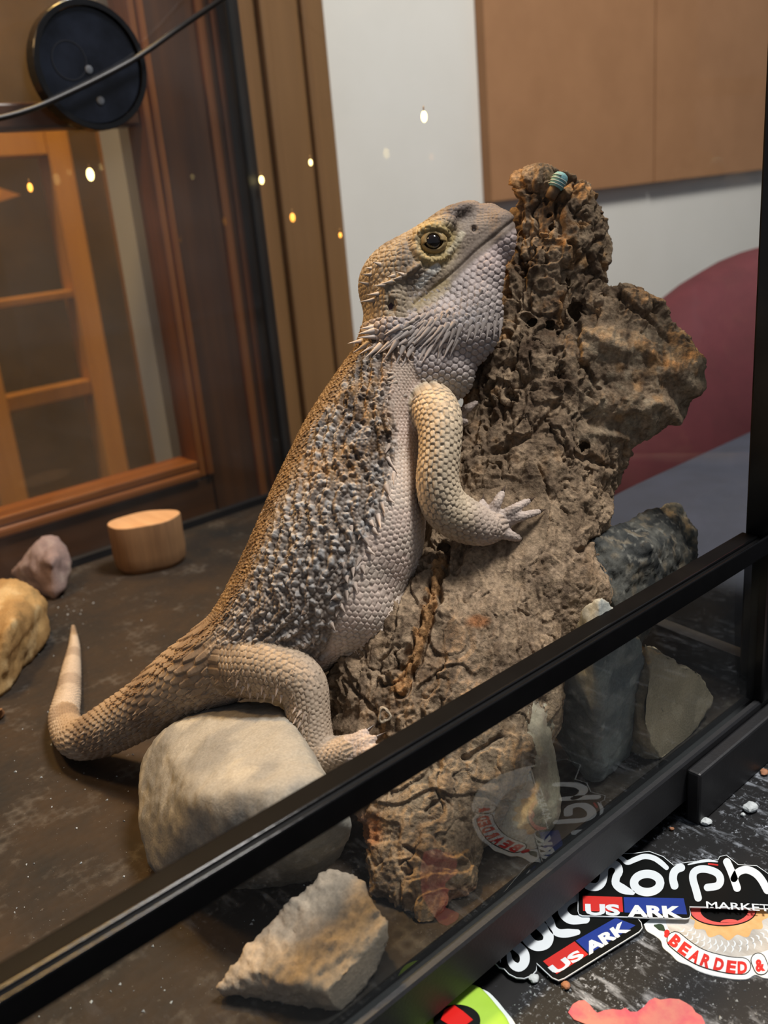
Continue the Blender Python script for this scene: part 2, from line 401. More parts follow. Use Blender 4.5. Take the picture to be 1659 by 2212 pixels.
# glazed wooden door close behind the tank
door = empty('door_1', (0.15, 0.69, -0.03)); tag(door, 'stained wooden door with glass panes behind the tank', None, kind='structure')
DY0, DY1 = 0.672, 0.706
box('stile', (0.386, DY0, -0.03), (0.462, DY1, 0.9), M_WOOD, door, .002)
box('bottom_rail', (-0.35, DY0 + .001, -0.03), (0.3855, DY1, 0.030), M_WOODH, door, .002)
box('muntin', (-0.35, DY0 + .004, 0.304), (0.3725, DY1 - .004, 0.321), M_WOODH, door, .002)
box('moulding', (0.3735, DY0 - .001, 0.0305), (0.3795, DY1 - .006, 0.9), M_MOULD, door, .0015)
box('moulding', (0.3797, DY0 - .004, 0.0305), (0.3858, DY1 - .006, 0.9), M_MOULD, door, .0025)
box('moulding', (-0.35, DY0 - .001, 0.0385), (0.3733, DY1 - .006, 0.0455), M_MOULDH, door, .0015)
box('moulding', (-0.35, DY0 - .004, 0.0305), (0.3733, DY1 - .006, 0.0383), M_MOULDH, door, .0025)
for x in (0.428, 0.441, 0.454):
    box('bead', (x, DY0 - .004, -0.03), (x + .0075, DY0 + .004, 0.9), M_MOULD, door, .002)
M_PANE = mat_glass('door_glass', (.93, .93, .9), 1.4, .015, (.9, .75, .5))
box('pane', (-0.34, 0.690, 0.046), (0.373, 0.692, 0.304), M_PANE, door)
box('pane', (-0.34, 0.690, 0.322), (0.373, 0.692, 0.9), M_PANE, door)
# casing to the right of the door
cas = empty('trim_1', (0.52, 0.73, -0.03)); tag(cas, 'brown wooden door casing beside the white wall', None, kind='structure')
box('casing_board', (0.470, 0.722, -0.76), (0.596, 0.762, 1.4), M_CASING, cas, .003)
box('casing_bead', (0.520, 0.714, -0.76), (0.529, 0.7215, 1.4), M_CASING, cas, .002)
box('casing_bead', (0.566, 0.716, -0.76), (0.5725, 0.7215, 1.4), M_CASING, cas, .002)
# room behind the door
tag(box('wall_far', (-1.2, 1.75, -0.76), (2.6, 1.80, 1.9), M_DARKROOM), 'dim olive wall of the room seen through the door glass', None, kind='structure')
def on(px, py, y): return on_y(px, py, y)
FY = 1.30; k_ = FY / .9                              # the frame stands well inside the back room
fr = empty('pine_shelf_frame', (0.25, FY, -0.76)); tag(fr, 'open yellow pine frame lit warm behind the door glass', 'frame')
zt = on(60, 305, FY)[2]; xr = on(185, 650, FY)[0]
box('post', (xr - .012 * k_, FY - .01, -0.76), (xr + .010 * k_, FY + .03, zt + .010 * k_), M_PINE, fr, .002)
box('post', (xr - .125 * k_, FY - .01, -0.76), (xr - .098 * k_, FY + .03, zt - .0135 * k_), M_PINE, fr, .002)
box('rail', (xr - .30 * k_, FY - .01, zt - .013 * k_), (xr - .0125 * k_, FY + .03, zt + .010 * k_), M_PINE, fr, .002)
b_ = on(140, 850, FY)[2]
box('brace', (xr - .0975 * k_, FY - .005, b_ - .006 * k_), (xr - .0125 * k_, FY + .02, b_ + .009 * k_), M_PINE2, fr, .002)
b_ = on(120, 640, FY)[2]
box('brace', (xr - .0975 * k_, FY - .005, b_ - .004 * k_), (xr - .0125 * k_, FY + .02, b_ + .004 * k_), M_PINE2, fr, .002)
x2 = on(330, 800, FY)[0]
tag(box('pine_post', (x2 - .016 * k_, FY - .02, -0.76), (x2 + .013 * k_, FY + .005, 1.6), M_PINE2), 'duller upright pine board next to the yellow frame behind the door glass', 'post')
x3 = on(382, 850, FY - .1)[0]
tag(box('pine_batten', (x3 - .007, FY - .10, -0.76), (x3 + .007, FY - .085, 1.6), M_PINE), 'slim upright pine batten behind the right edge of the door glass', 'post')
PY_ = FY - .06; p = on(0, 420, PY_); q = on(45, 421, PY_)
me = pydata('paper', [(p[0] - .03, PY_, p[2] + .020), (q[0], PY_, q[2]), (p[0] - .03, PY_, p[2] - .014), (p[0] - .03, PY_ + .006, p[2] + .020), (q[0], PY_ + .006, q[2]), (p[0] - .03, PY_ + .006, p[2] - .014)],
            [(0, 1, 2), (5, 4, 3), (0, 3, 4, 1), (1, 4, 5, 2), (2, 5, 3, 0)])
M_PAPER = mat('orange_paper', (214, 150, 86), (220, 160, 96), rough=.7, bump=0)
tag(link('pennant', me, M_PAPER, smooth=False), 'pointed orange pennant tip hanging behind the door glass', 'pennant')

# cardboard fixed to the white wall
cb = empty('cardboard_panel', (1.2, .75, .217)); tag(cb, 'flat brown cardboard panel on the white wall', 'cardboard')
box('sheet', (0.838, .751, .217), (1.160, .7645, 1.2), M_CARD, cb, .001)
box('sheet', (1.1625, .750, .217), (2.2, .7645, 1.2), M_CARD, cb, .001)

# table
M_TABLE_, nt, B, out = nodes_mat('scuffed_black_tabletop')
tc = nt.nodes.new('ShaderNodeTexCoord')
def _noise(scale, detail, stretch=None, rot=0):
    n = nt.nodes.new('ShaderNodeTexNoise'); n.inputs['Scale'].default_value = scale; n.inputs['Detail'].default_value = detail; n.inputs['Roughness'].default_value = .7
    mp = nt.nodes.new('ShaderNodeMapping'); nt.links.new(tc.outputs['Object'], mp.inputs[0]); mp.inputs['Rotation'].default_value = (0, 0, rot)
    if stretch: mp.inputs['Scale'].default_value = stretch
    nt.links.new(mp.outputs[0], n.inputs['Vector']); return n
def _ramp(n, a, b):
    r = nt.nodes.new('ShaderNodeMapRange'); r.inputs[1].default_value = a; r.inputs[2].default_value = b; nt.links.new(n.outputs['Fac'], r.inputs[0]); return r
n1 = _ramp(_noise(520, 5), .56, .66); n2 = _ramp(_noise(34, 6), .45, .60); n3 = _ramp(_noise(170, 8, (1, .2, 1), .6), .53, .66)
mu = nt.nodes.new('ShaderNodeMath'); mu.operation = 'MULTIPLY'; nt.links.new(n1.outputs[0], mu.inputs[0]); nt.links.new(n2.outputs[0], mu.inputs[1])
mu2 = nt.nodes.new('ShaderNodeMath'); mu2.operation = 'MULTIPLY'; nt.links.new(n3.outputs[0], mu2.inputs[0]); nt.links.new(n2.outputs[0], mu2.inputs[1])
mxx = nt.nodes.new('ShaderNodeMath'); mxx.operation = 'MAXIMUM'; nt.links.new(mu.outputs[0], mxx.inputs[0]); nt.links.new(mu2.outputs[0], mxx.inputs[1])
mc = nt.nodes.new('ShaderNodeMix'); mc.data_type = 'RGBA'; nt.links.new(mxx.outputs[0], mc.inputs[0]); mc.inputs[6].default_value = rgba((17, 17, 18)); mc.inputs[7].default_value = rgba((176, 182, 190))
nt.links.new(mc.outputs[2], B.inputs['Base Color']); B.inputs['Roughness'].default_value = .45
TZ = -0.030
tb = empty('table', (0.5, 0.3, -0.76)); tag(tb, 'black scuffed table under the tank', 'table')
box('table_top', (-0.75, -0.75, TZ - .03), (1.9, 0.668, TZ), M_TABLE_, tb, .002)
for x in (-0.70, 1.85):
    for y in (-0.70, 0.61): box('leg', (x - .03, y - .03, -0.76), (x + .03, y + .03, TZ - .0305), M_BLACKM, tb, .003)

# ================================================================== terrarium
tank = empty('terrarium', (0.1, 0.42, TZ)); tag(tank, 'black framed glass terrarium with low front pane on the table', 'terrarium')
X0, XR0, XR1, YF, YB = -0.45, 0.400, 0.450, 0.191, 0.657
M_FLOOR_, nt, B, out = nodes_mat('dusty_dark_liner')
tc = nt.nodes.new('ShaderNodeTexCoord')
na = _ramp(_noise(9, 5), .35, .7); nb = _ramp(_noise(330, 3), .655, .74); nc = _ramp(_noise(34, 8), .53, .72)
vo = nt.nodes.new('ShaderNodeTexVoronoi'); vo.inputs['Scale'].default_value = 190; vo.inputs['Randomness'].default_value = .35; nt.links.new(tc.outputs['Object'], vo.inputs['Vector'])
vr = nt.nodes.new('ShaderNodeMapRange'); vr.inputs[1].default_value = .2; vr.inputs[2].default_value = .55; nt.links.new(vo.outputs['Distance'], vr.inputs[0])
mc = nt.nodes.new('ShaderNodeMix'); mc.data_type = 'RGBA'; nt.links.new(na.outputs[0], mc.inputs[0]); mc.inputs[6].default_value = rgba((34, 33, 32)); mc.inputs[7].default_value = rgba((62, 48, 34))
m2 = nt.nodes.new('ShaderNodeMix'); m2.data_type = 'RGBA'; m2.inputs[7].default_value = rgba((100, 94, 86)); nt.links.new(mc.outputs[2], m2.inputs[6])
mm = nt.nodes.new('ShaderNodeMath'); mm.operation = 'MULTIPLY'; nt.links.new(nc.outputs[0], mm.inputs[0]); nt.links.new(vr.outputs[0], mm.inputs[1])
mm2 = nt.nodes.new('ShaderNodeMath'); mm2.operation = 'MAXIMUM'; nt.links.new(mm.outputs[0], mm2.inputs[0]); nt.links.new(nb.outputs[0], mm2.inputs[1])
mm3 = nt.nodes.new('ShaderNodeMath'); mm3.operation = 'MULTIPLY'; mm3.inputs[1].default_value = .75; nt.links.new(mm2.outputs[0], mm3.inputs[0]); nt.links.new(mm3.outputs[0], m2.inputs[0])
nt.links.new(m2.outputs[2], B.inputs['Base Color']); B.inputs['Roughness'].default_value = .75; B.inputs['Specular IOR Level'].default_value = .2
bp = nt.nodes.new('ShaderNodeBump'); bp.inputs['Strength'].default_value = .35; bp.inputs['Distance'].default_value = .0006
ad = nt.nodes.new('ShaderNodeMath'); ad.operation = 'ADD'; nt.links.new(vr.outputs[0], ad.inputs[0]); nt.links.new(mm2.outputs[0], ad.inputs[1]); nt.links.new(ad.outputs[0], bp.inputs['Height']); nt.links.new(bp.outputs[0], B.inputs['Normal'])
# floor panel (slightly wider at the back, as the side pane runs)
def slab(name, quad, z0, z1, mt, parent):
    V = [(x, y, z) for z in (z0, z1) for x, y in quad]
    return link(name, pydata(name, V, [(3, 2, 1, 0), (4, 5, 6, 7), (0, 1, 5, 4), (1, 2, 6, 5), (2, 3, 7, 6), (3, 0, 4, 7)]), mt, parent, smooth=False)
slab('floor_panel', [(X0, .1955), (XR0 - .003, .1955), (XR1 - .003, YB - .004), (X0, YB - .004)], -.012, 0.0, M_FLOOR_, tank)
# front base frame: wall of the plinth with a ledge that holds the glass
extrude_profile('base_frame', [(.1870, -.0200), (.1870, -.0012), (.1878, -.0002), (.1898, 0.0), (.1898, -.004), (.1952, -.004), (.1952, -.0005), (.1954, -.020)], X0, XR0 + .012, M_BLACKM, tank)
# corner foot
bm = bmesh.new(); box_bm(bm, (0.318, .1800, TZ), (XR0 + .02, .1868, -.0035), .0012)
link('corner_foot', bm_mesh('corner_foot', bm), M_BLACKM, tank, smooth=False)
box('foot', (-0.44, .1800, TZ), (-0.34, .1868, -.0035), M_BLACKM, tank, .0012)
box('foot', (X0, .62, TZ), (-0.36, .66, -.0125), M_BLACKM, tank, .0012)
box('foot', (.36, .62, TZ), (.44, .66, -.0125), M_BLACKM, tank, .0012)
# top rail of the low pane (track for the doors)
def arc(cy, cz, r, a0, a1, n=7): return [(cy + r * math.cos(math.radians(t)), cz + r * math.sin(math.radians(t))) for t in np.linspace(a0, a1, n)]
prof = [(.1872, .0765), (.1862, .0775)] + arc(.1867, .0854, .0005, 180, 90, 4) + arc(.1872, .0854, .0005, 90, 0, 4) + [(.1880, .0830), (.1893, .0822)] + arc(.1925, .0835, .0006, 165, 88, 6) + [(.1990, .0845)] + arc(.1994, .0839, .0006, 90, 0, 5) + [(.2000, .0775), (.1990, .0765)]
M_RAIL = mat('glossy_black_rail', (9, 9, 10), (13, 13, 14), rough=.5, scale=80, bump=.06, bscale=400, spec=.06)
rl = extrude_profile('front_rail', prof, X0, XR0 - .017, M_RAIL, tank)
rl.data.polygons.foreach_set('use_smooth', np.ones(len(rl.data.polygons), bool)); rl.data.set_sharp_from_angle(angle=math.radians(32))
M_GLOSS = mat('gloss_black_edge', (12, 12, 13), (16, 16, 17), rough=.2, scale=200, bump=.15, bscale=300, spec=.6)
tube('rail_ridge', [(X0, .1922, .08385), (-.2, .1922, .08385), (0.1, .1922, .08385), (XR0 - .018, .1922, .08385)], .0007, M_GLOSS, tank, 12)
tube('rail_lip', [(X0, .1868, .08575), (-.2, .1868, .08575), (0.1, .1868, .08575), (XR0 - .018, .1868, .08575)], .0004, M_GLOSS, tank, 10)
# corner posts
box('corner_post', (0.3840, .1860, -.0015), (XR0 + .012, .1990, .52), M_BLACK, tank, .0012)
box('back_post', (0.4455, .6545, -.0015), (0.4575, .6675, .52), M_SILICONE, tank, .001)
# panes
M_GLASS = mat_glass('tank_glass', (.95, .97, .965), 1.4, .014, (.75, .8, .85))
M_GLASS2 = mat_glass('tank_side_glass', (.97, .98, .975), 1.42, .02, (.8, .8, .8))
box('front_pane', (X0, .1906, -.003), (.3838, .1944, .0800), M_GLASS, tank)
V = [(XR0 - .002, .1992), (XR0 + .002, .1992), (XR1 + .002, .654), (XR1 - .002, .654)]
slab('side_pane', V, .0005, .52, M_GLASS2, tank)
box('back_pane', (X0, .655, .0005), (.4450, .659, .52), M_GLASS2, tank)
# bottom frames inside
V = [(XR0 - .0105, .2002), (XR0 - .0022, .2002), (XR1 - .0022, .652), (XR1 - .0105, .652)]
slab('side_bottom_frame', V, .0002, .0165, M_BLACKM, tank)
box('back_bottom_frame', (X0, .648, .0002), (.4380, .6545, .0055), M_BLACKM, tank)

# ================================================================== log
def wf(y): return float(np.interp(y, [390, 600, 800, 1000, 1110, 1250, 1400, 1550, 1700, 1990], [95, 85, 55, 15, -15, -70, -125, -190, -232, -318]))
lg = Body(); SWL = 0.55
rows = [(1160, 398, 30), (1190, 432, 66), (1200, 490, 98), (1200, 540, 102), (1192, 600, 104), (1185, 690, 112), (1175, 790, 132), (1190, 890, 188), (1155, 985, 182), (1125, 1080, 186),
        (1095, 1150, 180), (1105, 1225, 186), (1070, 1310, 182), (985, 1420, 225), (945, 1540, 232), (955, 1650, 190), (925, 1750, 140), (912, 1840, 122), (915, 1900, 90), (932, 1962, 38)]
pts = []
for x, y, r in rows:
    wc = wf(y) + r * SWL; s = (D0 + wc * KPX) / D0; pts.append((*L(x, y, wc), r * s))
pts = spline(pts, 50); lg.chain('log', pts, 14, SWL)
for x, y, r, dw, sw_ in [(1345, 705, 98, 50, .6), (1300, 780, 120, 50, .6), (1415, 790, 100, 55, .6), (1440, 830, 78, 60, .6), (1350, 870, 95, 55, .6), (1420, 885, 52, 62, .6), (1270, 470, 34, 60, .8), (1265, 540, 42, 70, .8), (1162, 392, 26, 20, 1)]:
    wc = wf(y) + dw; lg.ell('log', L(x, y, wc), (r, r * .95, r * sw_), 30)
# lower right flap and a bulge by the crack
lg.ell('log', L(1235, 1270, wf(1270) + 70), (80, 75, 55), 25); lg.ell('log', L(1150, 1480, wf(1480) + 90), (60, 130, 60), 25); lg.ell('log', L(1080, 1640, wf(1640) + 60), (75, 70, 45), 22)
lg.ell('log', L(930, 1905, wf(1905) + 40), (95, 40, 34), 16)
# worm holes
for x, y, r in [(1145, 566, 11), (1168, 544, 9), (1247, 672, 17), (1084, 655, 10), (1185, 470, 10), (1190, 497, 12), (1130, 505, 8), (1140, 1180, 7), (1062, 1188, 8), (1030, 1235, 9), (1008, 1275, 6), (1010, 1318, 13),
                (950, 1350, 8), (1200, 1320, 6), (1185, 705, 13), (1150, 700, 11), (1300, 640, 14), (1200, 815, 15), (1110, 860, 10), (1130, 910, 12), (1260, 965, 12), (1000, 1000, 12), (1040, 970, 9), (1270, 1020, 9), (1490, 735, 9), (1390, 760, 8), (960, 1180, 14), (1225, 600, 14)]:
    lg.ell('log', L(x, y, wf(y) + 14), (r, r * .85, r * 2.2), -4)
V, Q = lg.mesh(5.0); me = subdivided(V, Q, 1, 1); V, N = get_vn(me); PX, PY = l2px(V)
ax = np.array([0.22, -0.96, 0.18]); ax /= np.linalg.norm(ax); al = V @ ax
Vs = V - np.outer(al, ax) * 0.72                                       # squeeze along the grain
top = sstep(1080, 780, PY); smoothz = sstep(1120, 1200, PY) * sstep(930, 1000, PX)
wv = fbm(V / 48, 3, 8)[:, None] * np.array([26, 26, 26]); Va = V - np.outer(al, ax) * .86
big = fbm(V / 110, 3, 3); rid = fbm((Va + wv) / 30, 4, 5, ridged=True); fine = fbm(V / 13, 5, 21, gain=.6)
fib = fbm((Va + wv * .4) / 9, 3, 33)
p1, p2, pid = vor3((Vs + wv * 1.3) / 62, 4); crev = sstep(.10, .0, p2 - p1) * sstep(-.15, .25, fbm(V / 50, 2, 14))
gou = sstep(.14, .40, fbm((Vs + wv) / 40, 3, 25))
lob = sstep(1200, 1300, PX) * sstep(660, 730, PY) * sstep(985, 930, PY)
grv = np.sin((PY - 800 - (PX - 1250) * .34) / 17 + fbm(V / 70, 2, 41) * 3.0)
rough_ = (1 - .65 * smoothz) * (1 - .7 * lob)
disp = big * 17 + rid * 6.5 * rough_ + fine * (6.0 - 2.4 * smoothz - 2.6 * lob) + fib * 2.6
disp += (pid - .5) * 15 * rough_ - 12 * crev * rough_ - 17 * gou * (top * .9 + .25) * (1 - .7 * lob) * (1 - .6 * smoothz)
disp += lob * (grv + .35 * np.abs(grv)) * 8.5
# a few peeling edges
ter = fbm(V / 120, 2, 51) * 2.6; tf = ter - np.floor(ter); disp += (sstep(0, .10, tf) - tf) * 9 * (1 - lob) * (1 - .4 * smoothz)
# long crack with an orange sliver, and other fissures
crk = [(955, 1195), (938, 1260), (925, 1320), (905, 1395), (882, 1440), (862, 1490)]
dcr = seg_dist(PX + fbm(V / 30, 2, 61) * 10, PY, crk); sliver = sstep(17, 9, dcr + 12 * fbm(V / 16, 3, 63)) * sstep(1180, 1215, PY)
disp += sliver * (4 + 5 * fbm(V / 20, 2, 64)) - 24 * sstep(24, 15, dcr) * sstep(6, 14, dcr) * sstep(-.5, .2, fbm(V / 30, 2, 65) + (PX - np.interp(PY, [1195, 1490], [955, 862])) / 30)
fis = [[(1000, 1180), (985, 1240)], [(760, 1480), (800, 1530), (830, 1600)], [(1245, 620), (1250, 760), (1290, 840)], [(1240, 980), (1320, 1010)], [(1120, 640), (1100, 760), (1050, 850)], [(1340, 640), (1420, 690), (1450, 730)],
       [(1280, 1165), (1255, 1190)], [(880, 1830), (930, 1870), (1000, 1870)], [(1080, 1590), (1000, 1640)], [(1030, 1710), (1110, 1740)], [(1210, 860), (1150, 940), (1060, 980)]]
for q_ in fis: disp -= 14 * sstep(9, 2, seg_dist(PX + fbm(V / 24, 2, 71) * 9, PY + fbm(V / 24, 2, 72) * 9, q_))
keep = np.maximum(sstep(125, 60, np.hypot(PX - 1090, PY - 1120)), sstep(110, 60, np.hypot(PX - 750, PY - 1625))); keep = np.maximum(keep, sstep(40, 20, np.hypot(PX - 1010, PY - 890)))
keepf = sstep(110, 60, np.hypot(PX - 745, PY - 1640)); disp = disp * (1 - keep) + keep * (np.minimum(disp * .25, 2) - 4 + 18 * keepf)
Vn = V + N * np.clip(disp, -45, 34)[:, None]
# colour of the cork: greyed bark, raw tan where broken, random darker streaks, orange-brown patches at the foot
c0 = s2l((172, 148, 120)); c1 = s2l((132, 112, 90)); c2 = s2l((92, 72, 56)); c3 = s2l((196, 152, 104)); c4 = s2l((184, 166, 138))
def mixc(A, B_, t): t = np.clip(t, 0, 1)[:, None]; return A * (1 - t) + B_ * t
Cc = mixc(np.tile(c0, (len(V), 1)), c1, sstep(-.2, .35, fbm(V / 60, 4, 81) + .5 * fbm(V / 15, 4, 143)))
Cc = mixc(Cc, c4, .7 * lob * sstep(-.35, .3, fbm(V / 20, 4, 141))); Cc = mixc(Cc, s2l((180, 156, 130)), .45 * smoothz * sstep(-.2, .3, fbm(V / 13, 4, 145)))
Cc = mixc(Cc, c2, .75 * top * (1 - .7 * lob) * sstep(-.05, .35, fbm(V / 46, 4, 85)))
Cc = mixc(Cc, c3, .75 * sstep(.22, .5, fbm(V / 40, 3, 91)) * (top * .9 + .12))
pig = fbm((Va + wv * .4) / 15, 4, 133); Cc = mixc(Cc, s2l((84, 67, 54)), .5 * sstep(.0, .4, pig))
Cc = mixc(Cc, s2l((178, 132, 84)), .85 * sliver)
Cc = mixc(Cc, s2l((168, 112, 70)), .8 * sstep(34, 12, np.hypot(PX - 1030, (PY - 1345) * 1.8)))
Cc = mixc(Cc, s2l((176, 112, 66)), .8 * sstep(1850, 1800, PY) * sstep(1740, 1780, PY) * sstep(840, 810, PX))
Cc = mixc(Cc, s2l((188, 132, 96)), .8 * sstep(1900, 1940, PY) * sstep(940, 965, PX))
Wv = l2w(Vn); Wv[:, 2] = np.maximum(Wv[:, 2], .0006); Wv[:, 1] = np.maximum(Wv[:, 1], .1962); Wv[:, 0] = np.minimum(Wv[:, 0], XR0 + .11 * (Wv[:, 1] - .1992) - .011)
set_v(me, Wv); set_col(me, Cc * .78); me.name = 'cork_log'
M_LOG = mat_vcol('cork_bark', rough=.85, nscale=620, namp=.5, bump=.7, bdist=.0011, spec=.15)
log = tag(rebase(link('cork_log', me, M_LOG)), 'gnarled brown cork bark log leaning upright with the lizard on it', 'log')
V_ = []; F_ = []; ctr = L(905 - 75, 1545, wf(1545) - 6); n1_, n2_ = 22, 8
for i in range(n1_):
    t = 2 * math.pi * i / n1_; rr = 13 + 2.5 * math.sin(3 * t + 1)
    for j in range(n2_):
        q_ = 2 * math.pi * j / n2_; rad_ = rr + (3.6 + 1.2 * math.sin(5 * t)) * math.cos(q_); V_.append(ctr + np.array([rad_ * math.cos(t) * .8, rad_ * math.sin(t), -7 * math.sin(q_)]))
        F_.append((i * n2_ + j, ((i + 1) % n1_) * n2_ + j, ((i + 1) % n1_) * n2_ + (j + 1) % n2_, i * n2_ + (j + 1) % n2_))
cu_ = link('pale_curl', pydata('pale_curl', l2w(V_), F_), mat('pale_cocoon', (176, 162, 140), (132, 116, 96), rough=.8, scale=500, bump=.4), log); cu_['label'] = 'pale curled ring of bark'
# teal plug on its top
plug = empty('teal_plug', W(1196, 412, 84)); tag(plug, 'small teal rounded plug stuck into the log top', 'plug')
M_TEAL = mat('chalky_teal', (112, 168, 172), (136, 186, 188), rough=.6, scale=300, bump=.2)
M_THREAD = mat('pale_thread', (190, 200, 190), rough=.7, bump=0)
a, b = Vector(W(1188, 428, 72)), Vector(W(1216, 374, 66)); d = (b - a)
tube('shank', [a, a + d * .4], [.0024, .0026], mat('brown_peg', (96, 76, 56), (120, 96, 70), rough=.7), plug, 14)
tube('cap', [a + d * t for t in (.4, .45, .7, .86, .94, .985, 1.0)], [.0027, .0032, .0035, .0033, .0027, .0017, .0004], M_TEAL, plug, 16)
e1 = d.normalized().orthogonal().normalized(); e2 = d.normalized().cross(e1)
tube('thread', [a + d * (.42 + .40 * t / 40) + (e1 * math.cos(t * .55) + e2 * math.sin(t * .55)) * .0036 for t in range(41)], .00022, M_THREAD, plug, 5)

# ================================================================== stones
LOGT = bvh_of(log)
def stone(name, pts, label, cols, vox=.0016, amp=.0022, fr=70, rough=.8, smooth=3, speck=.0, veins=None, group=None, seed=1, fine=.0006, zmin=.0006, ymin=.1962, avoid=()):
    bm = bmesh.new()
    for p in pts: bm.verts.new([float(v) for v in p])
    r = bmesh.ops.convex_hull(bm, input=bm.verts); bmesh.ops.delete(bm, geom=[v for v in bm.verts if not v.link_faces], context='VERTS')
    bmesh.ops.triangulate(bm, faces=bm.faces)
    me = bm_mesh('hull', bm); o = bpy.data.objects.new('tmp', me); COL.objects.link(o)
    md = o.modifiers.new('r', 'REMESH'); md.mode = 'VOXEL'; md.voxel_size = vox
    sm = o.modifiers.new('s', 'SMOOTH'); sm.iterations = smooth; sm.factor = .5
    me = grab(o); V, N = get_vn(me); P = V * fr + seed * 7.3
    d = fbm(P, 5, seed) * amp * 2 + fbm(P * 2.3, 4, seed + 3, ridged=True) * amp * .7 + fbm(P * 9, 3, seed + 5) * fine
    V2 = V + N * d[:, None]; V2[:, 2] = np.maximum(V2[:, 2], zmin); V2[:, 1] = np.maximum(V2[:, 1], ymin); V2[:, 0] = np.minimum(V2[:, 0], XR0 + .11 * (V2[:, 1] - .1992) - .011)
    V2 = press_out(V2, avoid)
    c = [s2l(x) for x in cols]; C = mixc(np.tile(c[0], (len(V), 1)), c[1], sstep(-.25, .3, fbm(V * fr * 1.2 + 5, 4, seed + 11)))
    C = mixc(C, c[2], .8 * sstep(.12, .42, fbm(V * fr * 1.9 + 9, 4, seed + 13)))
    if veins is not None: C = mixc(C, s2l(veins), .8 * sstep(.55, .8, fbm(V * fr * 1.6, 4, seed + 17, ridged=True)))
    set_v(me, V2); set_col(me, C); me.name = name
    return tag(rebase(link(name, me, mat_vcol('stone_grain_%d' % int(rough * 100), rough=rough, nscale=900, namp=.22, bump=.35, bdist=.0006, spec=.25))), label, 'stone', group)
FL = lambda px, py, z=0.0: on_z(px, py, z)
# big smooth boulder under the tail
bp_ = [FL(300, 1700, .026), FL(305, 1640, .030), FL(350, 1575, .044), FL(420, 1548, .050), FL(520, 1535, .054), FL(615, 1540, .058), FL(660, 1600, .058), FL(705, 1690, .058),
       FL(470, 1520, .046), FL(540, 1512, .050), FL(605, 1515, .052), FL(430, 1720, .056), FL(560, 1700, .064), FL(640, 1690, .064), FL(300, 1790, .018), FL(318, 1868, .006), FL(340, 1900, .0), FL(352, 1892, .012), FL(480, 1800, .046), FL(600, 1790, .054),
       FL(720, 1775, .046), FL(770, 1790, .030), FL(750, 1842, .012), FL(690, 1902, .0), FL(600, 1918, .0), FL(510, 1925, .0), FL(430, 1560, .0), FL(330, 1680, 0.)]
boulder = stone('river_boulder', bp_, 'large smooth grey boulder under the tail of the lizard', [(150, 146, 136), (128, 126, 120), (168, 162, 148)], vox=.0018, amp=.0007, fr=42, smooth=18, seed=2, rough=.7, avoid=[LOGT])
# rough block by the front glass
fp = [FL(470, 2138, .005), FL(476, 2112, .008), FL(502, 2086, .011), FL(545, 2068, .013), FL(590, 2002, .018), FL(640, 1942, .023), FL(712, 1882, .028), FL(762, 1886, .028), FL(800, 1938, .024), FL(836, 1996, .019), FL(824, 2050, .013), FL(800, 2110, .007),
      FL(565, 2100, .0140), FL(650, 2125, .0135), FL(740, 2150, .010), FL(740, 2184, .0), FL(690, 2180, .0), FL(610, 2162, .0), FL(492, 2150, .0), FL(620, 2010, .0), FL(770, 1960, .0), FL(820, 2050, .0)]
stone('rough_stone', fp, 'rough pale beige stone chunk against the front glass', [(172, 156, 138), (156, 143, 128), (186, 168, 148)], vox=.0011, amp=.0013, fr=85, smooth=2, seed=5, rough=.9, fine=.0009)
# pale slab leaning under the log's right side
sp = [FL(1040, 1780, .004), FL(1110, 1805, .012), FL(1160, 1745, .022), FL(1050, 1790, .0), FL(1120, 1842, .0), FL(1170, 1830, .0), FL(1205, 1770, .006), FL(1212, 1690, .020), FL(1200, 1600, .034), FL(1170, 1530, .048), FL(1140, 1490, .052), FL(1080, 1540, .040), FL(1100, 1640, .0), FL(1040, 1700, .010), FL(1180, 1620, 0.)]
stone('pale_slab', sp, 'pale cream stone slab tucked under the log beside the front glass', [(176, 168, 146), (160, 151, 130), (150, 134, 118)], vox=.0013, amp=.001, fr=60, smooth=5, seed=8, avoid=[LOGT])
tp = [FL(1390, 1385, .060), FL(1450, 1420, .052), FL(1538, 1478, .030), FL(1556, 1503, .020), FL(1540, 1532, .014), FL(1516, 1568, .004), FL(1495, 1605, .0), FL(1458, 1640, .0), FL(1400, 1640, .0), FL(1340, 1620, .0), FL(1420, 1540, .032), FL(1370, 1420, .050), FL(1440, 1440, .0), FL(1530, 1510, .0), FL(1400, 1480, 0.)]
tan_ = stone('tan_stone', tp, 'rounded tan stone leaning on the grey stone by the front corner', [(166, 150, 124), (150, 136, 112), (178, 162, 136)], vox=.0014, amp=.0012, fr=55, smooth=5, seed=14, avoid=[LOGT])
gp = [FL(1180, 1560, .020), FL(1200, 1590, .010), FL(1240, 1640, .004), FL(1275, 1692, .0), FL(1300, 1690, .0), FL(1350, 1640, .0), FL(1372, 1600, .006), FL(1392, 1530, .022), FL(1398, 1450, .042), FL(1388, 1395, .060), FL(1340, 1318, .083), FL(1295, 1285, .091),
      FL(1258, 1320, .083), FL(1210, 1460, .050), FL(1300, 1500, .052), FL(1290, 1400, .076), FL(1330, 1560, .0)]
gp = [np.array(p_) for p_ in gp]
grey_ = stone('grey_stone', gp, 'angular grey stone with a pale chipped edge right of the log', [(140, 143, 138), (112, 116, 114), (160, 162, 154)], vox=.0013, amp=.0010, fr=80, smooth=3, seed=11, fine=.0004, avoid=[LOGT, bvh_of(tan_)])
Y_ = on_y
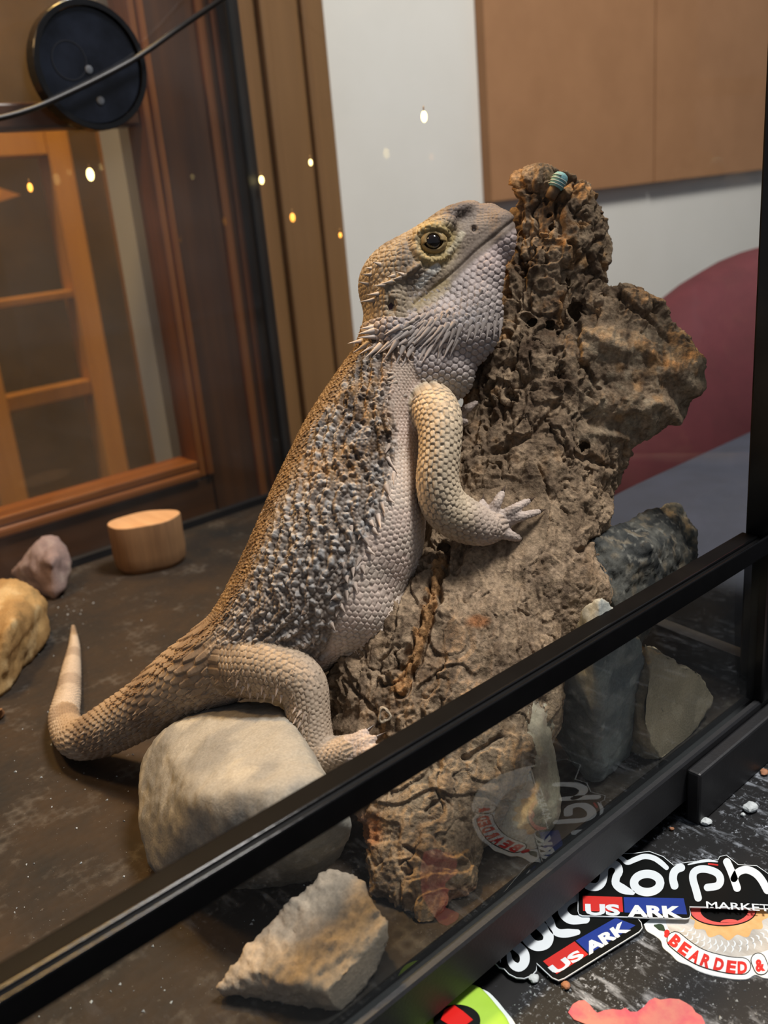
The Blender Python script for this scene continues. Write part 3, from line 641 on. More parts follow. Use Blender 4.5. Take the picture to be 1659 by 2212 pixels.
dk = [Y_(1278, 1165, .228), Y_(1360, 1122, .232), Y_(1440, 1088, .236), Y_(1468, 1088, .236), Y_(1478, 1112, .232), Y_(1502, 1150, .224), Y_(1503, 1200, .218), Y_(1440, 1290, .210), Y_(1330, 1325, .212), Y_(1300, 1280, .218), Y_(1285, 1230, .222), Y_(1400, 1180, .212),
      Y_(1300, 1190, .262), Y_(1420, 1130, .262), Y_(1470, 1180, .258), Y_(1410, 1290, .255), Y_(1330, 1320, .255), np.array([.318, .244, 0.]), np.array([.336, .244, 0.]), np.array([.330, .262, 0.])]
stone('dark_stone', dk, 'dark grey green stone with a tan top edge beside the log', [(84, 84, 78), (48, 50, 49), (122, 112, 94)], vox=.0011, amp=.0012, fr=110, smooth=2, seed=17, veins=(128, 126, 116), avoid=[LOGT, bvh_of(tan_), bvh_of(grey_)])
lp = [FL(62, 1185, .030), FL(95, 1160, .036), FL(125, 1155, .036), FL(148, 1180, .028), FL(152, 1235, .014), FL(146, 1275, .004), FL(120, 1298, .0), FL(95, 1290, .0), FL(60, 1250, .0), FL(20, 1240, .010), FL(110, 1215, .028), FL(100, 1240, .0), FL(140, 1255, .0), FL(40, 1225, .018)]
stone('pink_stone', lp, 'small dusky pink grey stone beside the wooden block', [(150, 128, 120), (130, 110, 104), (164, 146, 134)], vox=.0022, amp=.0016, fr=60, smooth=3, seed=20)
lt = [FL(-60, 1260, .040), FL(20, 1250, .044), FL(70, 1262, .038), FL(104, 1300, .024), FL(98, 1370, .008), FL(70, 1430, .0), FL(20, 1490, .0), FL(-20, 1520, .0), FL(-120, 1500, .0), FL(-140, 1350, .02), FL(20, 1350, .038), FL(90, 1320, .0), FL(30, 1330, .0)]
stone('ochre_stone', lt, 'large ochre tan stone in front of the pink stone', [(172, 140, 92), (150, 118, 74), (188, 162, 118)], vox=.0022, amp=.002, fr=45, smooth=5, seed=23)
lq = [FL(-30, 1545, .006), FL(5, 1530, .008), FL(14, 1540, .0), FL(8, 1552, .0), FL(-30, 1570, .0), FL(-40, 1540, .0), FL(-5, 1535, 0.)]
stone('brown_pebble', lq, 'little brown pebble on the liner near the ochre stone', [(120, 84, 54), (100, 70, 46), (136, 98, 66)], vox=.0012, amp=.0006, fr=90, smooth=2, seed=26)

# ================================================================== wooden block
wb = empty('wood_block', FL(318, 1232)); tag(wb, 'short sawn wooden log slice standing on the tank floor', 'wood block')
M_CUT = mat_wood('fresh_cut_wood', (212, 164, 116), (196, 146, 98), scale=140, stretch=(1, .12, 1), rough=.7)
M_SIDE = mat_wood('peeled_bark_side', (150, 112, 74), (104, 74, 48), scale=90, stretch=(1, 1, .07), rough=.75)
cl, cr = FL(255, 1240), FL(401, 1216); cen = (cl + cr) / 2; ux = (cr - cl); rad = np.linalg.norm(ux) / 2 * 1.02; ux /= np.linalg.norm(ux); uy = np.array([-ux[1], ux[0], 0]); cen = cen + uy * rad * .25
hh = .036
def ringpts(z, k, n=40, off=(0, 0)):
    out = []
    for i in range(n):
        t = 2 * math.pi * i / n; rr = 1 + .06 * math.sin(2 * t + 1) + .03 * math.sin(5 * t); out.append(cen + ux * math.cos(t) * rad * rr * k + uy * math.sin(t) * rad * .74 * rr * k + np.array([0, 0, z]))
    return out
R_ = [ringpts(z, k) for z, k in ((.0004, .90), (.004, .97), (.012, 1.0), (.022, .99), (hh - .001, 1.0), (hh, .985))]
V = [p_ for r_ in R_ for p_ in r_]; F = [(i * 40 + k, i * 40 + (k + 1) % 40, (i + 1) * 40 + (k + 1) % 40, (i + 1) * 40 + k) for i in range(5) for k in range(40)] + [tuple(range(40))[::-1]]
link('bark_side', pydata('bark_side', V, F), M_SIDE, wb)
link('cut_face', pydata('cut_face', [p_ for p_ in R_[-1]] + [p_ + np.array([0, 0, .0004]) for p_ in ringpts(hh, .97)], [(k, (k + 1) % 40, 40 + (k + 1) % 40, 40 + k) for k in range(40)] + [tuple(range(40, 80))]), M_CUT, wb, smooth=False)

# ================================================================== round gauge on the back glass with its cable
gc = np.array([.3255, .6545, .3395]); gg = empty('round_gauge', gc); tag(gg, 'round black gauge stuck on the back glass', 'gauge')
M_DIAL = mat('smoky_gauge_face', (10, 12, 18), (24, 28, 38), rough=.16, scale=40, bump=0)
def disc(name, c, r, y0, y1, mt, parent, n=48, ring=None, sz=1.0):
    V = []; F = []
    rr = [(r, y1), (r, y0 + .001), (r * .985, y0)] + ([(ring, y0)] if ring else [(r * .4, y0 - .0003), (1e-5, y0 - .0003)]) + ([(ring, y1)] if ring else [])
    for (q_, y) in rr:
        for k in range(n): t = 2 * math.pi * k / n; V.append((c[0] + math.cos(t) * q_, y, c[2] + math.sin(t) * q_ * sz))
    for i in range(len(rr) - 1):
        for k in range(n): F.append((i * n + k, i * n + (k + 1) % n, (i + 1) * n + (k + 1) % n, (i + 1) * n + k))
    if not ring: F.append(tuple(range(n)))
    return link(name, pydata(name, V, F), mt, parent, smooth=False)
disc('rim', gc, .0405, .6430, .6545, M_BLACK, gg, ring=.0365)
disc('dial', gc, .0362, .6455, .6545, M_DIAL, gg)
M_DOT = mat('grey_dot', (84, 88, 94), (92, 96, 102), rough=.4, bump=0)
for px, py in ((192, 150), (217, 217)):
    p_ = on_y(px, py, .645); disc('dot', p_, .0026, .6444, .6452, M_DOT, gg, n=20)
p_ = on_y(150, 130, .645); disc('ring_mark', p_, .0125, .6449, .6452, mat('dim_ring', (30, 32, 38), rough=.3, bump=0), gg, ring=.0115, n=40)
M_CABLE = mat('black_cable', (12, 9, 8), (18, 14, 12), rough=.45, bump=0)
cp = [(-160, 275), (-80, 268), (0, 255), (70, 235), (140, 205), (220, 166), (300, 122), (380, 66), (455, 15), (520, -30), (600, -90)]
cp = spline([on_y(x, y, .638 - .05 * sstep(300, 700, np.array(float(x)))) for x, y in cp], 60)
tag(tube('gauge_cable', cp, .0019, M_CABLE, None, 10), 'thin black cable sagging across the round gauge', 'cable')

# glowing dots with wire stubs, added on the glass for reflected fairy lights
M_REFL = mat_emit('warm_reflection_glow', (255, 226, 150), 5.0); M_REFL2 = mat_emit('amber_reflection_glow', (255, 170, 70), 2.4); M_STUB = mat('stub_copper', (150, 110, 60), rough=.4, metal=.6, bump=0)
def side_x(y): return XR0 + (XR1 - XR0) * (y - .1992) / (.654 - .1992)
def on_side(px, py):
    d = ray(px, py); o0 = np.array([XR0 + .0055, .1992, 0]); nrm = np.array([.4548, -.05, 0]); t = ((o0 - CAM) @ nrm) / (d @ nrm); return CAM + t * d
for i, (px, py, back, mt, r, lab) in enumerate([(195, 377, True, M_REFL, .0032, 'glowing dot for a fairy light reflection on the glass in front of the yellow pine frame'), (565, 389, False, M_REFL, .0023, 'glowing dot for a fairy light reflection on the glass before the wooden casing'),
        (671, 351, False, M_REFL, .0016, 'tiny glowing dot for a reflection at the edge of wooden casing and white wall'), (916, 252, False, M_REFL, .0024, 'yellow glowing dot for a reflection in front of the bare white wall'),
        (632, 470, False, M_REFL2, .0024, 'amber glowing dot for a reflection at the casing edge'), (735, 508, False, M_REFL2, .0014, 'faint peach dot for a reflection in front of the white wall'), (65, 405, True, M_REFL2, .0022, 'dim glowing dot for a reflection inside the yellow pine frame outline')]):
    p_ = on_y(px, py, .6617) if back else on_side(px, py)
    e_ = empty('fairy_reflection', p_); tag(e_, lab, 'bulb', 'fairy light reflections on the glass')
    bm = bmesh.new(); bmesh.ops.create_uvsphere(bm, u_segments=12, v_segments=8, radius=r, matrix=Matrix.Translation(Vector(p_)) @ Matrix.Diagonal((.8, .8, 1.35, 1))); link('reflection_dot', bm_mesh('reflection_dot', bm), mt, e_)
    tube('dot_stub', [Vector(p_) + Vector((0, 0, r * 1.2)), Vector(p_) + Vector((0, 0, r * 1.2 + .003))], .0004, M_STUB, e_, 6)

# ================================================================== cushions beyond the side pane
def cushion(name, c, r, e, mt, label, rot=0, seed=3, cat='cushion'):
    n, m_ = 64, 32; V = []
    for j in range(m_ + 1):
        ph = math.pi * (j / m_ - .5)
        for i in range(n):
            th = 2 * math.pi * i / n; sg = lambda v, p_: math.copysign(abs(v) ** p_, v)
            V.append((sg(math.cos(ph), e) * sg(math.cos(th), e) * r[0], sg(math.cos(ph), e) * sg(math.sin(th), e) * r[1], sg(math.sin(ph), e) * r[2]))
    V = np.array(V); V = V * (1 + .02 * fbm(V * 9, 3, seed)[:, None]); cs, sn = math.cos(rot), math.sin(rot)
    V = np.stack([V[:, 0] * cs + V[:, 2] * sn, V[:, 1], -V[:, 0] * sn + V[:, 2] * cs], 1) + np.array(c)
    V[:, 2] = np.maximum(V[:, 2], TZ + .001)
    F = [(j * n + i, j * n + (i + 1) % n, (j + 1) * n + (i + 1) % n, (j + 1) * n + i) for j in range(m_) for i in range(n)]
    me = pydata(name, V, F); bm = bmesh.new(); bm.from_mesh(me); bmesh.ops.remove_doubles(bm, verts=bm.verts, dist=1e-6); bm.to_mesh(me); bm.free()
    return tag(rebase(link(name, me, mt)), label, cat)
M_MAROON = mat('maroon_fabric', (78, 24, 32), (88, 30, 38), rough=.85, scale=30, bump=.1, bscale=900)
M_NAVY = mat('slate_blue_fabric', (38, 43, 56), (46, 51, 66), rough=.85, scale=30, bump=.1, bscale=900)
cushion('maroon_cushion', (.93, .47, -.03), (.31, .095, .187), 1.0, M_MAROON, 'big rounded maroon cushion behind the side glass')
cushion('blue_cushion', (.80, .245, .002), (.365, .118, .040), .22, M_NAVY, 'flat slate blue cushion lying in front of the maroon one', seed=9)

# ================================================================== stickers on the table
M_STK = mat('glossy_black_print', (9, 11, 11), (13, 15, 14), rough=.28, bump=0)
M_STW = mat('white_print', (222, 230, 234), (228, 235, 238), rough=.3, bump=0)
M_STR = mat('red_print', (204, 48, 44), (212, 54, 48), rough=.3, bump=0)
M_STB = mat('blue_print', (36, 58, 140), (40, 64, 150), rough=.3, bump=0)
M_SKIN = mat('orange_print', (226, 172, 108), (236, 190, 130), rough=.35, scale=200, bump=0)
M_BEARDP = mat('silver_beard_print', (176, 172, 164), (214, 212, 206), rough=.35, scale=160, stretch=(1, .35, 1), bump=.2)
M_MOUTH = mat('salmon_print', (224, 96, 88), rough=.35, bump=0)
def T(px, py, z=0.): return on_z(px, py, TZ + z)
c4 = lambda x, y: (960 + x / 3.77, 1780 + y / 3.77)
c5 = lambda x, y: (1240 + x / 3.959, 1800 + y / 3.959)
def plate(name, poly, z0, z1, mt, parent, smoothn=0):
    P = np.array([T(*q_)[:2] for q_ in poly])
    if smoothn: P = spline(np.vstack([P, P[:1]]), smoothn)[:-1]
    n = len(P); V = [(x, y, TZ + z) for z in (z0, z1) for x, y in P]
    me = pydata(name, V, [tuple(range(n, 2 * n)), tuple(range(n))[::-1]] + [(i, (i + 1) % n, n + (i + 1) % n, n + i) for i in range(n)])
    bm = bmesh.new(); bm.from_mesh(me); bmesh.ops.recalc_face_normals(bm, faces=bm.faces); bmesh.ops.triangulate(bm, faces=[f for f in bm.faces if len(f.verts) > 4]); bm.to_mesh(me); bm.free()
    return link(name, me, mt, parent, smooth=False)
def grow(poly, d):
    P = np.array(poly, float); n = len(P); ar = 0.5 * sum(P[i][0] * P[(i + 1) % n][1] - P[(i + 1) % n][0] * P[i][1] for i in range(n)); out = []
    for i in range(n):
        t = P[(i + 1) % n] - P[i - 1]; t /= np.linalg.norm(t) + 1e-9; nn = np.array([t[1], -t[0]]) * (1 if ar > 0 else -1); out.append(tuple(P[i] + nn * d))
    return out
def stroke(name, pts, wid, z0, z1, mt, parent, closed=False, n=40):
    """a painted stroke: pixel centre line with width(s), laid on the table"""
    wid = wid if hasattr(wid, '__len__') else [wid] * len(pts)
    A = np.array([(x, y, w_) for (x, y), w_ in zip(pts, wid)], float)
    if closed: A = np.vstack([A, A[:1]])
    A = spline(A, n); l_, r_ = [], []
    for i in range(len(A)):
        t = A[min(i + 1, len(A) - 1)][:2] - A[max(i - 1, 0)][:2]
        if closed and i in (0, len(A) - 1): t = A[1][:2] - A[-2][:2]
        t /= np.linalg.norm(t) + 1e-9; nn = np.array([-t[1], t[0]]) * A[i][2] / 2; l_.append(A[i][:2] + nn); r_.append(A[i][:2] - nn)
    V = []; F = []
    if not closed:                                   # round ends
        def capp(c, t, w_, s): return [c + (np.array([-t[1], t[0]]) * math.cos(k) * s + t * math.sin(k) * 1.0) * w_ / 2 for k in np.linspace(0, math.pi, 9)[1:-1]]
        t0 = A[0][:2] - A[1][:2]; t0 /= np.linalg.norm(t0); t1 = A[-1][:2] - A[-2][:2]; t1 /= np.linalg.norm(t1)
        poly = l_ + capp(A[-1][:2], t1, A[-1][2], 1) + r_[::-1] + capp(A[0][:2], t0, A[0][2], 1)
        return plate(name, [tuple(q_) for q_ in poly], z0, z1, mt, parent)
    for z in (z0, z1):
        for q_ in l_: V.append(T(q_[0], q_[1], z))
        for q_ in r_: V.append(T(q_[0], q_[1], z))
    k = len(l_); V = np.array(V)
    for i in range(k - 1): F += [(2 * k + i, 2 * k + i + 1, 3 * k + i + 1, 3 * k + i), (i, 2 * k + i, 2 * k + i + 1, i + 1), (k + i, k + i + 1, 3 * k + i + 1, 3 * k + i)]
    return link(name, pydata(name, V, F), mt, parent, smooth=False)
def text(name, s, p0, p1, p2, z, mt, parent, bold=.03, thick=.00006):
    cu = bpy.data.curves.new('txt', 'FONT'); cu.body = s; cu.offset = bold; cu.resolution_u = 3; o = bpy.data.objects.new('txt', cu); COL.objects.link(o)
    dg = bpy.context.evaluated_depsgraph_get(); dg.update(); me = bpy.data.meshes.new_from_object(o.evaluated_get(dg)); bpy.data.objects.remove(o); bpy.data.curves.remove(cu)
    n = len(me.vertices); V = np.empty(n * 3, np.float32); me.vertices.foreach_get('co', V); V = V.reshape(-1, 3); lo, hi = V.min(0), V.max(0)
    A = T(*p0, z); ex = T(*p1, z) - A; ey = T(*p2, z) - A
    Wd = A + np.outer((V[:, 0] - lo[0]) / (hi[0] - lo[0]), ex) + np.outer((V[:, 1] - lo[1]) / (hi[1] - lo[1]), ey)
    set_v(me, Wd); me.name = name
    me.materials.clear(); return link(name, me, mt, parent, smooth=False)
TH = .0005
def sticker(name, label, poly, z, edge=4.0, smoothn=0, base=None):
    c = np.mean([T(*q_) for q_ in poly], 0); e_ = empty(name, (c[0], c[1], TZ + z)); tag(e_, label, 'sticker')
    plate('white_edge', grow(poly, edge), z + .00005, z + TH, M_STW, e_, smoothn); plate('backing', poly, z + TH, z + TH + .00006, base or M_STK, e_, smoothn)
    return e_, z + TH + .00006
# bearded face sticker (undermost)
o5 = [c5(x, y) for x, y in [(600, 790), (625, 840), (690, 880), (745, 925), (765, 985), (830, 1040), (890, 1100), (980, 1135), (1060, 1180), (1160, 1215), (1260, 1235), (1370, 1252), (1480, 1250), (1550, 1215), (1640, 1245), (1800, 1230), (2000, 1150), (2150, 950), (2150, 640), (1900, 560), (1100, 560), (800, 640)]]
st, z = sticker('face_sticker', 'white scalloped sticker with a grey bearded open mouth and red lettering', o5, .0, 1.0, 90, M_STW)
ell = lambda cx, cy, rx, ry, n=40, a0=0, a1=2 * math.pi: [c5(cx + rx * math.cos(t), cy + ry * math.sin(t)) for t in np.linspace(a0, a1, n, endpoint=(a1 - a0) < 6.2)]
plate('beard', ell(1340, 720, 560, 350), z, z + .00005, M_BEARDP, st); z += .00005
plate('face_colour', [c5(1320 + (330 + 22 * math.sin(13 * t)) * math.cos(t), 690 + (215 + 22 * math.sin(13 * t)) * math.sin(t)) for t in np.linspace(0, 2 * math.pi, 90, endpoint=False)], z, z + .00004, M_SKIN, st); z += .00004
plate('lip_outline', ell(1275, 680, 285, 128), z, z + .00003, M_STK, st); plate('lip', ell(1275, 678, 276, 120), z + .00003, z + .00006, M_MOUTH, st)
plate('mouth', ell(1285, 672, 205, 105), z + .00006, z + .00009, M_STK, st); plate('tongue', ell(1330, 775, 78, 28, 30, math.pi, 2 * math.pi), z + .00009, z + .00011, M_MOUTH, st)
for k in range(34):
    t = .35 + 2.4 * (k % 17) / 17 + .05 * (k // 17); rr = (1.0 if k < 17 else 1.18); x0, y0 = 1330 + 370 * rr * math.cos(t), 700 + 232 * rr * math.sin(t); ux_, uy_ = math.cos(t), math.sin(t)
    stroke('beard_lock', [c5(x0, y0), c5(x0 + 22 * ux_ + 12 * uy_, y0 + 28 * uy_ - 12 * ux_), c5(x0 + 46 * ux_ - 6 * uy_, y0 + 58 * uy_ + 6 * ux_)], [1.5, 3.6, .8], z - .00004 + .00005, z + .00004, M_STW, st, n=10)
letters = [('B', 865, 925, 42), ('E', 945, 990, 36), ('A', 1035, 1050, 30), ('R', 1130, 1092, 22), ('D', 1240, 1122, 14), ('E', 1345, 1142, 8), ('D', 1440, 1148, 0), ('&', 1590, 1130, -8)]
for lay, (dz, gw, mt_) in enumerate([(0, 84, M_STK), (.00004, 68, M_STW)]):
    stroke('lettering_outline', [c5(x, y) for _, x, y, _ in letters[:7]], [(gw + 66) / 3.959] * 7, z + dz, z + dz + .00004, mt_, st, n=60)
    stroke('lettering_outline', [c5(1575, 1100), c5(1600, 1160)], [(gw + 50) / 3.959] * 2, z + dz, z + dz + .00004, mt_, st, n=8)
for ch, x, y, an in letters:
    a_ = math.radians(an); ex = np.array([math.cos(a_), math.sin(a_)]); ey = np.array([math.sin(a_), -math.cos(a_)]); w_, h_ = 84, 108
    q0 = np.array([x, y]) - ex * w_ / 2 - ey * h_ / 2; text('letter', ch, c5(*q0), c5(*(q0 + ex * w_)), c5(*(q0 + ey * h_)), z + .0001, M_STR, st, .055)
stroke('holly_leaf', [c5(690, 800), c5(740, 815), c5(770, 840)], [4, 14, 5], z - .00002, z + .00003, mat('holly_green', (40, 62, 42), rough=.4, bump=0), st, n=12)
plate('holly_berry', ell(795, 860, 24, 24, 20), z, z + .00004, M_STR, st); plate('holly_berry', ell(790, 885, 20, 18, 20), z, z + .00005, M_STR, st)
# tilted sticker, partly under the tank frame
o4 = [c4(x, y) for x, y in [(408, 1120), (418, 1165), (450, 1200), (490, 1212), (530, 1255), (590, 1285), (650, 1290), (710, 1268), (748, 1225), (753, 1166), (880, 1285), (930, 1306), (975, 1290), (1585, 910), (1608, 880), (1600, 840), (1560, 790), (1300, 560), (1080, 590), (960, 640), (760, 800), (560, 965), (470, 1040)]]
s1, z = sticker('tilted_sticker', 'tilted black sticker with white snake script and red blue box, partly covered', o4, .0016, 1.6)
z1 = z + .00006
for nm, pp, ww in [('snake_tail', [(458, 1165), (462, 1110), (490, 1082), (524, 1090), (534, 1140), (560, 1185), (610, 1205), (652, 1165), (650, 1095), (600, 1040), (540, 1000)], [4, 16, 26, 34, 46, 62, 72, 78, 82, 84, 84]),
                   ('script_stroke', [(640, 920), (700, 1000), (760, 1030), (830, 1010), (848, 945), (800, 880), (735, 825)], [84] * 7), ('snake_head', [(820, 765), (862, 830), (885, 890), (935, 925), (1010, 925), (1085, 918)], [66, 66, 62, 66, 70, 46]),
                   ('script_stroke', [(1075, 630), (1000, 665), (965, 715), (975, 770), (1035, 815), (1150, 812)], [70, 76, 78, 78, 76, 70])]:
    stroke(nm, [c4(*q_) for q_ in pp], [w_ / 3.77 for w_ in ww], z, z1, M_STW, s1)
plate('red_box', [c4(805, 1155), c4(1060, 993), c4(1172, 1100), c4(915, 1260)], z, z1, M_STR, s1)
plate('blue_box', [c4(1070, 987), c4(1395, 800), c4(1556, 862), c4(1182, 1092)], z, z1, M_STB, s1)
text('us_letters', 'US', c4(905, 1228), c4(1150, 1078), c4(840, 1168), z1 + .00004, M_STW, s1, .045)
text('ark_letters', 'ARK', c4(1178, 1068), c4(1520, 862), c4(1122, 985), z1 + .00004, M_STW, s1, .05)
# upright sticker on top
o5 = [c5(x, y) for x, y in [(40, 560), (38, 715), (46, 740), (72, 752), (960, 778), (985, 770), (992, 745), (985, 676), (1660, 692), (2050, 700), (2080, 640), (2040, 420), (1880, 330), (1660, 400), (1560, 330), (1400, 320), (1300, 238), (1245, 250), (1230, 280), (960, 300), (850, 325), (760, 250), (640, 205), (500, 225), (350, 225), (240, 265), (60, 430)]]
s2, z = sticker('upright_sticker', 'black sticker with white rounded script over a red and blue box, overlapping the bearded sticker', o5, .0024, 1.6)
z1 = z + .00006
for nm, pp, ww in [('snake_letter', [(85, 455), (120, 500), (190, 510), (235, 480), (255, 420), (265, 345), (310, 310), (365, 325), (385, 375), (360, 430), (360, 485), (420, 530), (500, 560)], [50, 66, 68, 68, 66, 66, 66, 68, 68, 66, 70, 78, 40]),
                   ('swoosh', [(360, 238), (410, 265), (455, 300), (520, 275), (600, 248), (680, 262), (740, 300), (790, 345)], [14, 34, 40, 46, 46, 46, 46, 40]),
                   ('letter_stroke', [(858, 500), (845, 440), (855, 385), (885, 355), (915, 345)], [68] * 5),
                   ('letter_stroke', [(1060, 605), (1040, 530), (1015, 440), (1025, 385), (1075, 358), (1150, 362), (1225, 395), (1250, 450), (1225, 500), (1140, 515)], [64] * 10),
                   ('letter_stroke', [(1305, 295), (1335, 360), (1365, 440), (1392, 520)], [66] * 4), ('letter_stroke', [(1365, 440), (1400, 385), (1470, 362), (1545, 392), (1600, 450), (1650, 540)], [60, 64, 66, 66, 66, 66]),
                   ('swoosh', [(975, 318), (1060, 296), (1140, 284), (1225, 295)], [10, 22, 24, 8])]:
    stroke(nm, [c5(*q_) for q_ in pp], [w_ / 3.959 for w_ in ww], z, z1, M_STW, s2)
stroke('letter_ring', [c5(625 + 112 * math.cos(t), 425 + 78 * math.sin(t)) for t in np.linspace(0, 2 * math.pi, 16, endpoint=False)], 72 / 3.959, z, z1, M_STW, s2, closed=True, n=64)
stroke('red_swoosh', [c5(1150, 312), c5(1225, 322)], [14 / 3.959] * 2, z, z1, M_STR, s2, n=6)
plate('red_box', [c5(75, 586), c5(412, 596), c5(420, 726), c5(78, 716)], z, z1, M_STR, s2)
plate('blue_box', [c5(424, 598), c5(936, 608), c5(966, 747), c5(432, 730)], z, z1, M_STB, s2)
text('us_letters', 'US', c5(98, 700), c5(396, 706), c5(94, 602), z1 + .00004, M_STW, s2, .045)
text('ark_letters', 'ARK', c5(458, 716), c5(932, 728), c5(448, 612), z1 + .00004, M_STW, s2, .05)
text('market_letters', 'MARKET', c5(1132, 640), c5(1680, 668), c5(1128, 582), z1 + .00004, M_STW, s2, .012)
# lime puffy sticker
lim = [c4(x, y) for x, y in [(-300, 1640), (-180, 1500), (-80, 1430), (20, 1395), (120, 1366), (220, 1366), (300, 1395), (370, 1460), (440, 1545), (520, 1650), (560, 1780), (480, 1900), (200, 1960), (-150, 1900), (-300, 1780)]]
c = np.mean([T(*q_) for q_ in lim], 0); lm = empty('lime_sticker', (c[0], c[1], TZ)); tag(lm, 'puffy lime green sticker with a black ringed red patch on the table', 'sticker')
M_LIME = mat('lime_vinyl', (166, 208, 70), (174, 216, 78), rough=.35, bump=0)
P = spline(np.array([T(*q_)[:2] for q_ in lim + lim[:1]]), 80)[:-1]; V = []; cc = P.mean(0)
lv = [(1.0, .0002), (1.0, .0022), (.985, .0034), (.95, .0042), (.85, .0048), (.5, .0052), (.02, .0053)]
for k, z in lv:
    for q_ in P: V.append((*(cc + (q_ - cc) * k), TZ + z))
nP = len(P); F = [(i * nP + k, i * nP + (k + 1) % nP, (i + 1) * nP + (k + 1) % nP, (i + 1) * nP + k) for i in range(len(lv) - 1) for k in range(nP)] + [tuple(range(nP))[::-1], tuple(range((len(lv) - 1) * nP, len(lv) * nP))]
link('puffy_face', pydata('puffy_face', V, F), M_LIME, lm)
plate('white_edge', [(x + 14, y - 4) for x, y in lim], .0001, .0009, M_STW, lm, 80)
def T5(px, py): return T(px, py)
eo = [c4(110 + 190 * math.cos(t), 1700 + 130 * math.sin(t)) for t in np.linspace(0, 2 * math.pi, 40, endpoint=False)]
plate('black_ring', eo, .0050, .0057, M_STK, lm)
plate('red_patch', [c4(x, y) for x, y in [(85, 1578), (160, 1630), (240, 1700), (120, 1790), (-20, 1700), (10, 1620)]], .0057, .0060, mat('signal_red', (220, 30, 24), rough=.35, bump=0), lm)
# worn pink sticker
pk = [c5(x, y) for x, y in [(-10, 1470), (40, 1440), (90, 1436), (130, 1470), (170, 1520), (200, 1545), (260, 1522), (330, 1512), (400, 1520), (440, 1500), (480, 1535), (540, 1535), (600, 1490), (640, 1440), (690, 1415), (740, 1432), (820, 1420), (900, 1428), (960, 1460), (1010, 1492), (1040, 1540), (1090, 1570), (1120, 1631), (1100, 1720), (800, 1760), (400, 1740), (150, 1660), (0, 1600), (-50, 1540)]]
c = np.mean([T(*q_) for q_ in pk], 0)
M_PINK = mat('worn_pink_print', (206, 84, 100), (214, 128, 112), rough=.6, scale=70, bump=.1, contrast=(.4, .6))
pkp = tag(rebase(plate('worn_sticker', pk, .0001, .0005, M_PINK, None)), 'torn worn pink sticker on the scuffed table', 'sticker')

# ================================================================== loose chips and crumbs
def chip(name, P, r, mt, label, group, seed, flat=.6):
    bm = bmesh.new(); bmesh.ops.create_icosphere(bm, subdivisions=2, radius=1.0); rg = random.Random(seed); s = (r * rg.uniform(.8, 1.3), r * rg.uniform(.7, 1.1), r * flat)
    me = bm_mesh(name, bm); V, N = get_vn(me); V = V * (1 + .35 * fbm(V * 1.3 + seed * 3, 3, seed)[:, None]) * np.array(s); a_ = rg.uniform(0, 6); V = np.stack([V[:, 0] * math.cos(a_) - V[:, 1] * math.sin(a_), V[:, 0] * math.sin(a_) + V[:, 1] * math.cos(a_), V[:, 2] - V[:, 2].min()], 1)
    set_v(me, V); return tag(link(name, me, mt, smooth=False, M=Matrix.Translation(Vector(P))), label, 'chip', group)
M_CHIP = mat('white_chip', (206, 212, 212), (190, 196, 196), rough=.6, scale=300); M_CHIP2 = mat('tan_chip', (176, 120, 84), (150, 104, 74), rough=.7, scale=300)
for i, (px, py, r, mt_, lab) in enumerate([(1525, 1779, .0022, M_CHIP, 'blocky white chip on the table below the corner foot'), (1621, 1751, .0032, M_CHIP, 'largest flat white chip on the table beside the corner foot'), (1650, 1671, .0018, M_CHIP2, 'orange tan chip on the table by the tank foot'),
                                           (1605, 1762, .0011, M_CHIP, 'tiny white crumb touching the largest white chip'), (1451, 1793, .0012, M_CHIP2, 'tan crumb in front of the corner foot gap'), (1222, 2132, .0016, M_CHIP2, 'tan crumb beside the corner of the tilted sticker'), (1153, 2118, .0018, M_CHIP, 'pale crumb at the notch of the tilted sticker')]):
    chip('chip', T(px, py, .0002), r, mt_, lab, 'chips on the table', i)
def crumbs(name, pts, rmin, rmax, mt, label, z, seed):
    rg = random.Random(seed); V = []; F = []
    for p_ in pts:
        r = rmin + (rmax - rmin) * rg.random() ** 5; b0 = len(V); q_ = [(0, 0, r * .9)] + [(r * rg.uniform(.5, 1.2) * math.cos(k * 2.1 + rg.random()), r * rg.uniform(.5, 1.2) * math.sin(k * 2.1 + rg.random()), 0) for k in range(3)]
        V += [(p_[0] + a_, p_[1] + b2, z + c_) for a_, b2, c_ in q_]; F += [(b0, b0 + 1, b0 + 2), (b0, b0 + 2, b0 + 3), (b0, b0 + 3, b0 + 1), (b0 + 1, b0 + 3, b0 + 2)]
    return tag(link(name, pydata(name, V, F), mt, smooth=False), label, 'crumbs', kind='stuff')
rg = random.Random(4); tp_ = []
while len(tp_) < 1800:
    px, py = rg.uniform(960, 1700), rg.uniform(1700, 2260)
    if py > 2900 - .79 * px * 1.0 - 0 and rg.random() < (.15 + .85 * min(1, max(0, (py - 1950) / 150))):
        P = T(px, py)
        if P[1] < .178: tp_.append(P)
crumbs('table_crumbs', tp_, .00006, .0007, M_CHIP, 'white sandy crumbs scattered over the black table', TZ + .0001, 5)
fp_ = [(FL(x, y)) for x, y in [(rg.gauss(140, 30), rg.gauss(1320, 30)) for _ in range(40)] + [(rg.uniform(0, 700), rg.uniform(1250, 2200)) for _ in range(500)]]
fp_ = [p_ for p_ in fp_ if .2 < p_[1] < .64]
crumbs('floor_crumbs', fp_, .0001, .0009, M_CHIP, 'pale crumbs of substrate scattered on the tank floor', .0002, 6)

